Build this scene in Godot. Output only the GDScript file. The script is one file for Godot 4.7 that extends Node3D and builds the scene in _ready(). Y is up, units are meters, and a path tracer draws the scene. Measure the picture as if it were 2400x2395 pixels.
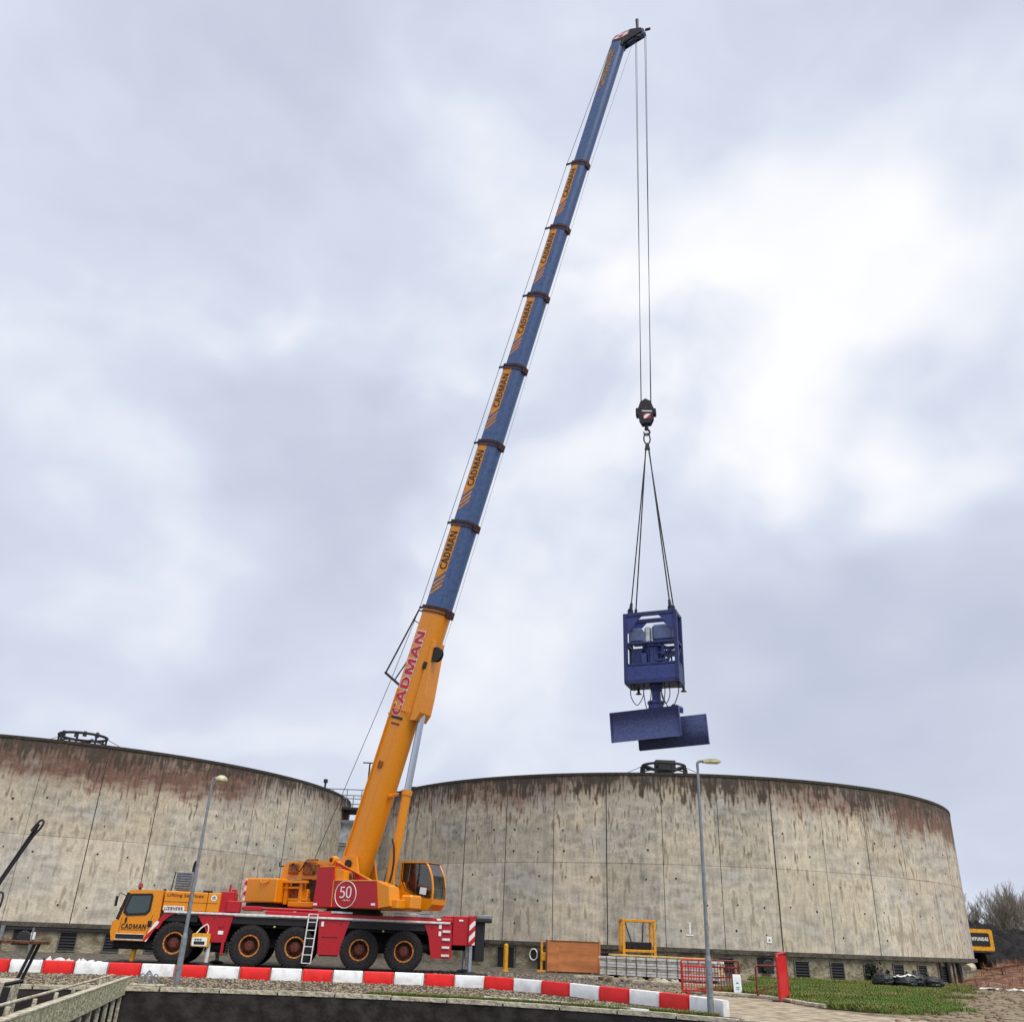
extends Node3D
# A mobile crane lifting a mixer unit in front of two concrete digester tanks, overcast day.

var P := PackedVector3Array()
var N := PackedVector3Array()
var T := PackedVector2Array()
var X := Transform3D.IDENTITY
var used := {}
var M := {}
var rng := RandomNumberGenerator.new()
var font_bold: SystemFont
var font_thin: SystemFont

# ---------------------------------------------------------------- mesh building
func begin(xf := Transform3D.IDENTITY):
	P = PackedVector3Array(); N = PackedVector3Array(); T = PackedVector2Array(); X = xf

func tri(a: Vector3, b: Vector3, c: Vector3, na: Vector3, nb: Vector3, nc: Vector3, ta := Vector2.ZERO, tb := Vector2.ZERO, tc := Vector2.ZERO):
	P.append(X * a); P.append(X * c); P.append(X * b)
	N.append((X.basis * na).normalized()); N.append((X.basis * nc).normalized()); N.append((X.basis * nb).normalized())
	T.append(ta); T.append(tc); T.append(tb)

func quad(a: Vector3, b: Vector3, c: Vector3, d: Vector3, mid = null):
	var n = (b - a).cross(c - a)
	if n.length_squared() < 1e-14:
		n = (c - a).cross(d - a)
	if n.length_squared() < 1e-16: return
	n = n.normalized()
	if mid != null and n.dot((a + b + c + d) * 0.25 - mid) < 0.0:
		n = -n
		tri(a, c, b, n, n, n); tri(a, d, c, n, n, n)
	else:
		tri(a, b, c, n, n, n); tri(a, c, d, n, n, n)

func quad_n(a, b, c, d, na, nb, nc, nd, ta := Vector2.ZERO, tb := Vector2.ZERO, tc := Vector2.ZERO, td := Vector2.ZERO):
	tri(a, b, c, na, nb, nc, ta, tb, tc); tri(a, c, d, na, nc, nd, ta, tc, td)

func box(c: Vector3, s: Vector3, bev := 0.0, b := Basis.IDENTITY):
	var h = s * 0.5
	bev = minf(bev, minf(h.x, minf(h.y, h.z)) * 0.9)
	var e = h - Vector3.ONE * bev
	for k in 3:
		var i = (k + 1) % 3; var j = (k + 2) % 3
		for sg in [-1.0, 1.0]:
			var q = []
			for o in [[-1, -1], [1, -1], [1, 1], [-1, 1]]:
				var v = Vector3.ZERO; v[k] = sg * h[k]; v[i] = o[0] * e[i]; v[j] = o[1] * e[j]
				q.append(c + b * v)
			quad(q[0], q[1], q[2], q[3], c)
	if bev <= 0.0: return
	for k in 3:
		var i = (k + 1) % 3; var j = (k + 2) % 3
		for si in [-1.0, 1.0]:
			for sj in [-1.0, 1.0]:
				var a = Vector3.ZERO; a[i] = si * h[i]; a[j] = sj * e[j]; a[k] = -e[k]
				var d = Vector3.ZERO; d[i] = si * e[i]; d[j] = sj * h[j]; d[k] = -e[k]
				var a2 = a; a2[k] = e[k]
				var d2 = d; d2[k] = e[k]
				quad(c + b * a, c + b * a2, c + b * d2, c + b * d, c)
	for sx in [-1.0, 1.0]:
		for sy in [-1.0, 1.0]:
			for sz in [-1.0, 1.0]:
				var v1 = c + b * Vector3(sx * h.x, sy * e.y, sz * e.z)
				var v2 = c + b * Vector3(sx * e.x, sy * h.y, sz * e.z)
				var v3 = c + b * Vector3(sx * e.x, sy * e.y, sz * h.z)
				quad(v1, v2, v3, v3, c)

func side_of(d: Vector3, up := Vector3.UP) -> Vector3:
	var s = d.cross(up)
	if s.length() < 0.01: s = d.cross(Vector3(1, 0, 0.3))
	return s.normalized()

func bar(a: Vector3, b: Vector3, w: float, h: float, up := Vector3.UP, bev := 0.0):
	var d = (b - a).normalized()
	var s = side_of(d, up)
	var u = s.cross(d).normalized()
	box((a + b) * 0.5, Vector3((b - a).length(), h, w), bev, Basis(d, u, s))

func cyl(a: Vector3, b: Vector3, r0: float, r1 := -1.0, n := 12, caps := true):
	if r1 < 0.0: r1 = r0
	var d = (b - a).normalized()
	var s = side_of(d); var u = s.cross(d).normalized()
	var slope = (r0 - r1) / maxf((b - a).length(), 0.0001)
	for i in n:
		var t0 = TAU * i / n; var t1 = TAU * (i + 1) / n
		var e0 = s * cos(t0) + u * sin(t0); var e1 = s * cos(t1) + u * sin(t1)
		var n0 = (e0 + d * slope).normalized(); var n1 = (e1 + d * slope).normalized()
		quad_n(a + e0 * r0, b + e0 * r1, b + e1 * r1, a + e1 * r0, n0, n0, n1, n1)
		if caps:
			if r0 > 0.0: tri(a, a + e0 * r0, a + e1 * r0, -d, -d, -d)
			if r1 > 0.0: tri(b, b + e1 * r1, b + e0 * r1, d, d, d)

func tube(pts: Array, r: float, n := 6, r_end := -1.0):
	var m = pts.size()
	var rings = []
	var s = side_of((pts[1] - pts[0]).normalized())
	for i in m:
		var d = (pts[mini(i + 1, m - 1)] - pts[maxi(i - 1, 0)]).normalized()
		s = (s - d * s.dot(d)).normalized()
		var u = s.cross(d)
		var rr = r if r_end < 0.0 else lerpf(r, r_end, float(i) / (m - 1))
		var ring = []
		for k in n:
			var t = TAU * k / n
			var e = s * cos(t) + u * sin(t)
			ring.append([pts[i] + e * rr, e])
		rings.append(ring)
	for i in m - 1:
		for k in n:
			var k2 = (k + 1) % n
			quad_n(rings[i][k][0], rings[i + 1][k][0], rings[i + 1][k2][0], rings[i][k2][0], rings[i][k][1], rings[i + 1][k][1], rings[i + 1][k2][1], rings[i][k2][1])
	for e in [0, m - 1]:
		var d = (pts[1] - pts[0]).normalized() * -1.0 if e == 0 else (pts[m - 1] - pts[m - 2]).normalized()
		for k in range(1, n - 1):
			var a = rings[e][0][0]; var b = rings[e][k][0]; var c = rings[e][k + 1][0]
			if e == 0: tri(a, b, c, d, d, d)
			else: tri(a, c, b, d, d, d)

func curve_pts(ctrl: Array, per := 6) -> Array:
	var out = []
	var m = ctrl.size()
	for i in m - 1:
		var p0 = ctrl[maxi(i - 1, 0)]; var p1 = ctrl[i]; var p2 = ctrl[i + 1]; var p3 = ctrl[mini(i + 2, m - 1)]
		for k in per:
			out.append(p1.cubic_interpolate(p2, p0, p3, float(k) / per))
	out.append(ctrl[m - 1])
	return out

func prism(poly: Array, z0: float, z1: float):
	# polygon in x,y; extruded along z
	var pp = PackedVector2Array(poly)
	if not _ccw(pp): pp.reverse()
	var idx = Geometry2D.triangulate_polygon(pp)
	var lo = minf(z0, z1); var hi = maxf(z0, z1)
	for k in range(0, idx.size(), 3):
		var a = pp[idx[k]]; var b = pp[idx[k + 1]]; var c = pp[idx[k + 2]]
		if (b - a).cross(c - a) < 0.0:
			var t = b; b = c; c = t
		tri(Vector3(a.x, a.y, hi), Vector3(b.x, b.y, hi), Vector3(c.x, c.y, hi), Vector3.BACK, Vector3.BACK, Vector3.BACK)
		tri(Vector3(a.x, a.y, lo), Vector3(c.x, c.y, lo), Vector3(b.x, b.y, lo), Vector3.FORWARD, Vector3.FORWARD, Vector3.FORWARD)
	var m = pp.size()
	for k in m:
		var a = pp[k]; var b = pp[(k + 1) % m]
		var n = Vector3(b.y - a.y, -(b.x - a.x), 0).normalized()
		var va = Vector3(a.x, a.y, lo); var vb = Vector3(b.x, b.y, lo); var vc = Vector3(b.x, b.y, hi); var vd = Vector3(a.x, a.y, hi)
		tri(va, vb, vc, n, n, n); tri(va, vc, vd, n, n, n)

func _ccw(pp: PackedVector2Array) -> bool:
	var s = 0.0
	for k in pp.size():
		s += pp[k].cross(pp[(k + 1) % pp.size()])
	return s > 0.0

func lathe(prof: Array, o: Vector3, axis: Vector3, n := 24):
	# prof: Vector2(radius, distance along axis)
	var d = axis.normalized(); var s = side_of(d); var u = s.cross(d).normalized()
	for i in prof.size() - 1:
		var p = prof[i]; var q = prof[i + 1]
		var seg = q - p
		if seg.length() < 1e-6: continue
		for k in n:
			var t0 = TAU * k / n; var t1 = TAU * (k + 1) / n
			var e0 = s * cos(t0) + u * sin(t0); var e1 = s * cos(t1) + u * sin(t1)
			var n0 = (e0 * seg.y - d * seg.x).normalized(); var n1 = (e1 * seg.y - d * seg.x).normalized()
			quad_n(o + e0 * p.x + d * p.y, o + e0 * q.x + d * q.y, o + e1 * q.x + d * q.y, o + e1 * p.x + d * p.y, n0, n0, n1, n1)

func extrude(prof: Array, x0: float, x1: float, caps := true, s1 := 1.0):
	# profile of Vector2(y, z), smooth where it bends little; along x
	var m = prof.size()
	var segn = []
	var cy = Vector2.ZERO
	for p in prof: cy += p / m
	for k in m:
		var a = prof[k]; var b = prof[(k + 1) % m]
		var nn = Vector2(b.y - a.y, -(b.x - a.x)).normalized()
		if nn.dot((a + b) * 0.5 - cy) < 0.0: nn = -nn
		segn.append(nn)
	for k in m:
		var a = prof[k]; var b = prof[(k + 1) % m]
		var na = segn[k]; var nb = segn[k]
		var pv = segn[(k + m - 1) % m]; var nx = segn[(k + 1) % m]
		if pv.dot(na) > 0.8: na = (na + pv).normalized()
		if nx.dot(nb) > 0.8: nb = (nb + nx).normalized()
		var A = Vector3(x0, a.x, a.y); var B = Vector3(x0, b.x, b.y)
		var C = Vector3(x1, b.x * s1, b.y * s1); var D = Vector3(x1, a.x * s1, a.y * s1)
		var NA = Vector3(0, na.x, na.y); var NB = Vector3(0, nb.x, nb.y)
		if (B - A).cross(C - A).dot(NA) > 0.0: quad_n(A, B, C, D, NA, NB, NB, NA)
		else: quad_n(A, D, C, B, NA, NA, NB, NB)
	if caps:
		for k in m:
			var a = prof[k]; var b = prof[(k + 1) % m]
			quad(Vector3(x0, cy.x, cy.y), Vector3(x0, a.x, a.y), Vector3(x0, b.x, b.y), Vector3(x0, b.x, b.y), Vector3(x0 + 1, cy.x, cy.y))
			quad(Vector3(x1, cy.x * s1, cy.y * s1), Vector3(x1, a.x * s1, a.y * s1), Vector3(x1, b.x * s1, b.y * s1), Vector3(x1, b.x * s1, b.y * s1), Vector3(x1 - 1, cy.x, cy.y))

func ring_arc(r0: float, r1: float, y0: float, y1: float, a0: float, a1: float, n := 4, ends := true, inner := false, uv = null):
	# block of a ring; angle in radians from +z towards +x; uv: [angle0, angle1, ylow, yhigh]
	for i in n:
		var t0 = lerpf(a0, a1, float(i) / n); var t1 = lerpf(a0, a1, float(i + 1) / n)
		var e0 = Vector3(sin(t0), 0, cos(t0)); var e1 = Vector3(sin(t1), 0, cos(t1))
		var yl = Vector3(0, y0, 0); var yh = Vector3(0, y1, 0)
		var ta = Vector2.ZERO; var tb = Vector2.ZERO; var tc = Vector2.ZERO; var td = Vector2.ZERO
		if uv != null:
			var u0 = (t0 - uv[0]) / (uv[1] - uv[0]); var u1 = (t1 - uv[0]) / (uv[1] - uv[0])
			var v0 = 1.0 - (y0 - uv[2]) / (uv[3] - uv[2]); var v1 = 1.0 - (y1 - uv[2]) / (uv[3] - uv[2])
			ta = Vector2(u0, v0); tb = Vector2(u1, v0); tc = Vector2(u1, v1); td = Vector2(u0, v1)
		quad_n(e0 * r1 + yl, e1 * r1 + yl, e1 * r1 + yh, e0 * r1 + yh, e0, e1, e1, e0, ta, tb, tc, td)
		if inner: quad_n(e1 * r0 + yl, e0 * r0 + yl, e0 * r0 + yh, e1 * r0 + yh, -e1, -e0, -e0, -e1)
		quad_n(e0 * r0 + yh, e0 * r1 + yh, e1 * r1 + yh, e1 * r0 + yh, Vector3.UP, Vector3.UP, Vector3.UP, Vector3.UP, td, td, tc, tc)
		quad_n(e1 * r0 + yl, e1 * r1 + yl, e0 * r1 + yl, e0 * r0 + yl, Vector3.DOWN, Vector3.DOWN, Vector3.DOWN, Vector3.DOWN, tb, tb, ta, ta)
	if ends:
		for q in [[a0, -1.0], [a1, 1.0]]:
			var e = Vector3(sin(q[0]), 0, cos(q[0])); var tn = Vector3(cos(q[0]), 0, -sin(q[0])) * q[1]
			quad(e * r0 + Vector3(0, y0, 0), e * r1 + Vector3(0, y0, 0), e * r1 + Vector3(0, y1, 0), e * r0 + Vector3(0, y1, 0), e * (r0 + r1) * 0.5 + Vector3(0, (y0 + y1) * 0.5, 0) - tn)

func sheet(poly: Array, y: float):
	var pp = PackedVector2Array(poly)
	var idx = Geometry2D.triangulate_polygon(pp)
	for k in range(0, idx.size(), 3):
		var a = pp[idx[k]]; var b = pp[idx[k + 1]]; var c = pp[idx[k + 2]]
		var va = Vector3(a.x, y, a.y); var vb = Vector3(b.x, y, b.y); var vc = Vector3(c.x, y, c.y)
		if (vb - va).cross(vc - va).y < 0.0: tri(va, vc, vb, Vector3.UP, Vector3.UP, Vector3.UP)
		else: tri(va, vb, vc, Vector3.UP, Vector3.UP, Vector3.UP)

func round_rect(x0: float, y0: float, x1: float, y1: float, r: float, n := 4) -> Array:
	var out = []
	for q in [[x1 - r, y1 - r, 0.0], [x0 + r, y1 - r, PI / 2], [x0 + r, y0 + r, PI], [x1 - r, y0 + r, PI * 1.5]]:
		for i in n + 1:
			var t = q[2] + PI / 2 * i / n
			out.append(Vector2(q[0] + cos(t) * r, q[1] + sin(t) * r))
	return out

func blob(c: Vector3, s: Vector3, seed_: int, rough := 0.25, n := 14, m := 9, freq := 1.6):
	var fn = FastNoiseLite.new(); fn.seed = seed_; fn.frequency = 1.0
	var pt = func(i, j):
		var th = PI * j / m; var ph = TAU * (i % n) / n
		var d = Vector3(sin(th) * cos(ph), cos(th), sin(th) * sin(ph))
		var k = 1.0 + rough * fn.get_noise_3dv(d * freq)
		return c + Vector3(d.x * s.x, d.y * s.y, d.z * s.z) * k
	for i in n:
		for j in m:
			var a = pt.call(i, j); var b = pt.call(i, j + 1); var e = pt.call(i + 1, j + 1); var f = pt.call(i + 1, j)
			var na = (a - c).normalized(); var nb = (b - c).normalized(); var ne = (e - c).normalized(); var nf = (f - c).normalized()
			var fnrm = (b - f).cross(e - a)
			if fnrm.length() > 1e-9:
				fnrm = fnrm.normalized()
				if fnrm.dot(na + ne) < 0.0: fnrm = -fnrm
				na = (na + fnrm * 1.5).normalized(); nb = (nb + fnrm * 1.5).normalized(); ne = (ne + fnrm * 1.5).normalized(); nf = (nf + fnrm * 1.5).normalized()
			quad_n(a, f, e, b, na, nf, ne, nb)

func letters(txt: String, xf: Transform3D, height: float, depth := 0.01, width := -1.0, face: Font = null):
	# flat lettering, centred on xf's origin, in its x,y plane; joins the mesh being built
	var tm = TextMesh.new()
	tm.text = txt; tm.font = font_bold if face == null else face; tm.font_size = 64; tm.pixel_size = 0.01; tm.depth = 0.01
	tm.curve_step = 2.0
	var ab = tm.get_aabb()
	if ab.size.x < 0.0001: return
	var cap = 0.46
	var sy = height / cap
	var sx = sy if width < 0.0 else width / ab.size.x
	var sz = depth / 0.01
	var arr = tm.get_mesh_arrays() if tm.has_method("get_mesh_arrays") else tm.surface_get_arrays(0)
	var vs = arr[Mesh.ARRAY_VERTEX]; var ns = arr[Mesh.ARRAY_NORMAL]; var ix = arr[Mesh.ARRAY_INDEX]
	var cc = ab.get_center()
	var order = ix if ix != null and ix.size() > 0 else range(vs.size())
	for i in order:
		var v = vs[i] - cc
		P.append(X * (xf * Vector3(v.x * sx, v.y * sy, v.z * sz)))
		N.append((X.basis * (xf.basis * ns[i])).normalized())
		T.append(Vector2.ZERO)

func mesh_now() -> ArrayMesh:
	var arr = []
	arr.resize(Mesh.ARRAY_MAX)
	arr[Mesh.ARRAY_VERTEX] = P; arr[Mesh.ARRAY_NORMAL] = N; arr[Mesh.ARRAY_TEX_UV] = T
	var am = ArrayMesh.new()
	am.add_surface_from_arrays(Mesh.PRIMITIVE_TRIANGLES, arr)
	return am

func part(parent: Node, called: String, m: Material, label := "") -> MeshInstance3D:
	var o = MeshInstance3D.new()
	o.mesh = mesh_now(); o.material_override = m
	if parent == self: o.name = numbered(called)
	else: o.name = called
	parent.add_child(o, true)
	if label != "": o.set_meta("label", label)
	X = Transform3D.IDENTITY
	return o

func numbered(called: String) -> String:
	if not used.has(called):
		used[called] = 0
		return called
	used[called] += 1
	return "%s_%03d" % [called, used[called]]

func thing(called: String, label: String, category: String, at := Vector3.ZERO, turn := 0.0, group := "") -> Node3D:
	var o = Node3D.new(); o.name = numbered(called); add_child(o)
	o.position = at; o.rotation.y = turn
	o.set_meta("label", label); o.set_meta("category", category)
	if group != "": o.set_meta("group", group)
	return o

func tag(o: Node, label: String, category: String, group := ""):
	o.set_meta("label", label); o.set_meta("category", category)
	if group != "": o.set_meta("group", group)

func structure(called: String, m: Material) -> MeshInstance3D:
	var o = part(self, called, m)
	o.set_meta("kind", "structure")
	return o

# ---------------------------------------------------------------- materials
func noise_image(seed_: int, freq: float, oct: int, w: int, h: int, kind := FastNoiseLite.TYPE_SIMPLEX_SMOOTH, seamless := true) -> Image:
	var fn = FastNoiseLite.new()
	fn.seed = seed_; fn.frequency = freq; fn.noise_type = kind
	fn.fractal_octaves = oct; fn.fractal_gain = 0.55
	return fn.get_seamless_image(w, h, false, false, 0.15) if seamless else fn.get_image(w, h)

func tint_tex(seed_: int, freq: float, oct: int, cols: Array, size := 256, fine := 0.0) -> ImageTexture:
	# cols: sRGB byte colours spread over the noise value
	var a = noise_image(seed_, freq, oct, size, size).get_data()
	var g = noise_image(seed_ + 77, 0.35, 2, size, size).get_data()
	var out = PackedByteArray(); out.resize(size * size * 3)
	var m = cols.size() - 1
	for i in size * size:
		var t = clampf((a[i] / 255.0 - 0.22) / 0.56 + (g[i] / 255.0 - 0.5) * fine, 0.0, 0.999) * m
		var k = int(t); var fr = t - k
		var c0: Color = cols[k]; var c1: Color = cols[k + 1]
		out[i * 3] = int((c0.r + (c1.r - c0.r) * fr) * 255.0)
		out[i * 3 + 1] = int((c0.g + (c1.g - c0.g) * fr) * 255.0)
		out[i * 3 + 2] = int((c0.b + (c1.b - c0.b) * fr) * 255.0)
	return ImageTexture.create_from_image(Image.create_from_data(size, size, false, Image.FORMAT_RGB8, out))

func bump_tex(seed_: int, freq: float, oct: int, strength: float, size := 256, kind := FastNoiseLite.TYPE_SIMPLEX_SMOOTH) -> ImageTexture:
	var im = noise_image(seed_, freq, oct, size, size, kind)
	im.bump_map_to_normal_map(strength)
	return ImageTexture.create_from_image(im)

func c8(r: int, g: int, b: int) -> Color:
	return Color(r / 255.0, g / 255.0, b / 255.0)

func mat(col: Color, rough := 0.6, metal := 0.0, tex: Texture2D = null, scale := 1.0, bump: Texture2D = null, bscale := 0.5) -> StandardMaterial3D:
	var m = StandardMaterial3D.new()
	m.albedo_color = col; m.roughness = rough; m.metallic = metal
	if tex != null: m.albedo_texture = tex
	if bump != null:
		m.normal_enabled = true; m.normal_texture = bump; m.normal_scale = bscale
	if tex != null or bump != null:
		m.uv1_triplanar = true; m.uv1_world_triplanar = true
		m.uv1_scale = Vector3.ONE * scale
	return m

func make_materials():
	var wear = tint_tex(11, 0.02, 5, [c8(216, 210, 202), c8(242, 240, 237), c8(255, 255, 255)], 256, 0.2)
	var mud = tint_tex(12, 0.03, 5, [c8(120, 108, 95), c8(205, 196, 186), c8(255, 255, 255)], 256, 0.5)
	var conc = tint_tex(13, 0.015, 6, [c8(170, 165, 155), c8(225, 222, 215), c8(255, 255, 252)], 512, 0.5)
	var cb = bump_tex(14, 0.08, 5, 6.0)
	var stone = tint_tex(15, 0.16, 4, [c8(58, 50, 42), c8(120, 106, 88), c8(150, 138, 118), c8(196, 188, 172)], 512, 1.2)
	var sb = bump_tex(16, 0.16, 4, 14.0, 512)
	var grime = tint_tex(61, 0.05, 6, [c8(206, 198, 186), c8(246, 244, 240), c8(255, 255, 255)], 512, 0.9)
	var mud2 = tint_tex(63, 0.03, 6, [c8(196, 190, 184), c8(234, 232, 230), c8(255, 255, 255)], 512, 0.15)
	M.orange = mat(c8(240, 152, 6), 0.38, 0.0, grime, 0.8)
	M.orange.clearcoat_enabled = true; M.orange.clearcoat = 0.35; M.orange.clearcoat_roughness = 0.3
	M.red = mat(c8(190, 12, 34), 0.42, 0.0, grime, 0.8)
	M.red.clearcoat_enabled = true; M.red.clearcoat = 0.3; M.red.clearcoat_roughness = 0.3
	M.steel_blue = mat(c8(76, 102, 150), 0.42, 0.1, tint_tex(62, 0.03, 6, [c8(204, 208, 214), c8(240, 242, 244), c8(255, 255, 255)], 512, 0.2), 0.25)
	M.collar = mat(c8(86, 48, 52), 0.6, 0.2, mud, 0.8)
	M.black = mat(c8(26, 26, 30), 0.6)
	M.glossy_black = mat(c8(16, 17, 20), 0.25)
	M.dark = mat(c8(44, 44, 52), 0.7, 0.1, wear, 0.8)
	M.underside = mat(c8(34, 33, 37), 0.85, 0.0, mud, 0.7)
	M.tyre = mat(c8(46, 44, 50), 0.9, 0.0, mud, 1.3, cb, 0.3)
	M.rim = mat(c8(228, 152, 70), 0.6, 0.0, mud, 1.6)
	M.hub = mat(c8(122, 56, 44), 0.65, 0.0, mud, 2.0)
	M.white = mat(c8(232, 234, 236), 0.5, 0.0, wear, 0.8)
	M.white_print = mat(c8(240, 240, 240), 0.5)
	M.black_print = mat(c8(24, 20, 18), 0.5)
	M.red_print = mat(c8(200, 18, 44), 0.45)
	M.yellow_print = mat(c8(228, 150, 30), 0.45, 0.0, wear, 0.6)
	M.alu = mat(c8(205, 210, 215), 0.35, 0.6, wear, 1.0)
	M.chrome = mat(c8(190, 202, 220), 0.22, 0.75)
	M.galv = mat(c8(142, 150, 158), 0.5, 0.35, wear, 1.0)
	M.rope = mat(c8(40, 40, 46), 0.6, 0.3)
	M.navy = mat(c8(52, 68, 136), 0.45, 0.1, wear, 0.8)
	M.navy_shaded = mat(c8(40, 51, 108), 0.5, 0.1, wear, 0.8)  # darker copy of navy, shade put into the paint colour
	M.blade = mat(c8(74, 84, 132), 0.34, 0.35, mud2, 0.5)
	M.grey_blue = mat(c8(98, 112, 156), 0.4, 0.2, wear, 0.8)
	M.glass = StandardMaterial3D.new()
	M.glass.albedo_color = Color(0.08, 0.14, 0.13, 0.38); M.glass.roughness = 0.03; M.glass.metallic_specular = 0.7
	M.glass.transparency = BaseMaterial3D.TRANSPARENCY_ALPHA
	M.hatch = hatch_mat()
	M.concrete = mat(c8(164, 158, 140), 0.92, 0.0, conc, 0.35, cb, 0.4)
	M.concrete_base = mat(c8(170, 164, 146), 0.92, 0.0, tint_tex(18, 0.012, 6, [c8(160, 154, 138), c8(220, 216, 206), c8(255, 253, 248)], 512, 0.5), 0.28, cb, 0.5)
	M.concrete_dark = mat(c8(96, 92, 86), 0.92, 0.0, conc, 0.35, cb, 0.5)
	M.pit = mat(c8(54, 49, 49), 0.85, 0.0, mud, 0.25, cb, 0.15)
	M.pale = mat(c8(206, 200, 182), 0.9, 0.0, conc, 0.5, cb, 0.5)
	M.lichen = mat(c8(200, 198, 178), 0.92, 0.0, tint_tex(19, 0.03, 5, [c8(168, 168, 138), c8(226, 226, 206), c8(250, 248, 236)], 256, 0.7), 0.5, cb, 0.6)
	M.gravel = mat(c8(190, 176, 156), 0.95, 0.0, stone, 0.55, sb, 1.0)
	M.soil = mat(c8(255, 255, 255), 0.95, 0.0, tint_tex(20, 0.03, 6, [c8(78, 64, 50), c8(118, 102, 82), c8(150, 136, 114), c8(104, 98, 66)], 512, 0.7), 0.09, cb, 0.4)
	M.hardstand = mat(c8(255, 255, 255), 0.9, 0.0, tint_tex(21, 0.03, 6, [c8(66, 60, 54), c8(104, 96, 86), c8(138, 130, 118)], 512, 0.8), 0.16, sb, 0.7)
	M.path = mat(c8(255, 255, 255), 0.93, 0.0, tint_tex(22, 0.03, 6, [c8(132, 118, 98), c8(160, 146, 124), c8(180, 168, 148)], 512, 0.6), 0.13, cb, 0.3)
	M.turf = mat(c8(255, 255, 255), 0.95, 0.0, tint_tex(23, 0.04, 5, [c8(56, 62, 28), c8(74, 82, 36), c8(104, 94, 62)], 256, 0.9), 0.5, sb, 1.0)
	M.bank = mat(c8(255, 255, 255), 0.95, 0.0, tint_tex(24, 0.03, 6, [c8(92, 58, 44), c8(138, 96, 74), c8(170, 138, 108)], 256, 0.8), 0.15, sb, 1.0)
	M.heap = mat(c8(255, 255, 255), 0.97, 0.0, tint_tex(25, 0.04, 6, [c8(14, 13, 15), c8(28, 26, 28), c8(46, 42, 42)], 256, 0.9), 0.2, sb, 1.0)
	M.plywood = mat(c8(216, 138, 82), 0.75, 0.0, wood_tex(), 0.35)
	M.timber = mat(c8(150, 116, 70), 0.8, 0.0, mud, 1.0)
	M.yellow = mat(c8(232, 168, 24), 0.5, 0.0, wear, 0.9)
	M.rusty_yellow = mat(c8(226, 158, 30), 0.6, 0.0, wear, 1.2)
	var clean = tint_tex(51, 0.02, 5, [c8(226, 224, 220), c8(250, 250, 250), c8(255, 255, 255)], 256, 0.2)
	M.barrier_red = mat(c8(230, 16, 12), 0.45, 0.0, clean, 0.5)
	M.barrier_white = mat(c8(240, 243, 245), 0.5, 0.0, clean, 0.5)
	M.plastic_red = mat(c8(196, 26, 26), 0.5, 0.0, wear, 1.0)
	M.plastic_dull = mat(c8(150, 46, 40), 0.6, 0.0, mud, 1.0)
	M.sack = mat(c8(24, 26, 30), 0.32, 0.0, null, 1.0, bump_tex(30, 0.05, 4, 10.0), 0.8)
	M.boards = mat(c8(232, 234, 234), 0.6, 0.0, wear, 0.7)
	M.strap = mat(c8(50, 48, 44), 0.7)
	M.water = mat(c8(24, 24, 20), 0.08)
	M.bark = mat(c8(110, 100, 92), 0.9)
	M.twig = mat(c8(150, 140, 132), 0.9)
	M.twig2 = mat(c8(130, 124, 112), 0.9)
	M.stone_a = mat(c8(148, 136, 118), 0.95)
	M.leaf = mat(c8(90, 114, 42), 0.85); M.leaf.backlight_enabled = true; M.leaf.backlight = Color(0.05, 0.08, 0.02)
	M.straw = mat(c8(128, 112, 66), 0.9)
	M.stalk = mat(c8(128, 92, 74), 0.9)
	M.interior = mat(c8(40, 42, 46), 0.8)
	M.paper = mat(c8(214, 228, 236), 0.7)
	M.teal = mat(c8(64, 120, 130), 0.5, 0.1, wear, 0.8)
	M.amber = mat(c8(150, 52, 44), 0.35)
	M.cladding = mat(c8(176, 186, 196), 0.6, 0.1, wear, 0.4)
	M.lamp_head = mat(c8(208, 206, 170), 0.5, 0.0, wear, 1.0)

func hatch_mat() -> StandardMaterial3D:
	# red and white warning stripes, a printed film
	var im = Image.create(64, 64, false, Image.FORMAT_RGB8)
	for y in 64:
		for x in 64:
			im.set_pixel(x, y, c8(190, 24, 36) if int((x + y) / 16.0) % 2 == 0 else c8(236, 236, 236))
	var m = StandardMaterial3D.new()
	m.albedo_texture = ImageTexture.create_from_image(im); m.roughness = 0.4
	m.uv1_triplanar = true; m.uv1_scale = Vector3.ONE * 1.3
	return m

func wood_tex() -> ImageTexture:
	var a = noise_image(41, 0.02, 4, 256, 256)
	a.resize(256, 2048, Image.INTERPOLATE_BILINEAR)
	a = a.get_region(Rect2i(0, 0, 256, 256))
	a.rotate_90(CLOCKWISE)
	var d = a.get_data(); var f = noise_image(42, 0.02, 5, 256, 256).get_data()
	var out = PackedByteArray(); out.resize(256 * 256 * 3)
	for i in 256 * 256:
		var t = 0.72 + 0.28 * clampf(0.9 * d[i] / 255.0 + 0.3 * (f[i] / 255.0 - 0.3), 0.0, 1.0)
		for k in 3: out[i * 3 + k] = int(255.0 * t)
	return ImageTexture.create_from_image(Image.create_from_data(256, 256, false, Image.FORMAT_RGB8, out))

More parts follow.
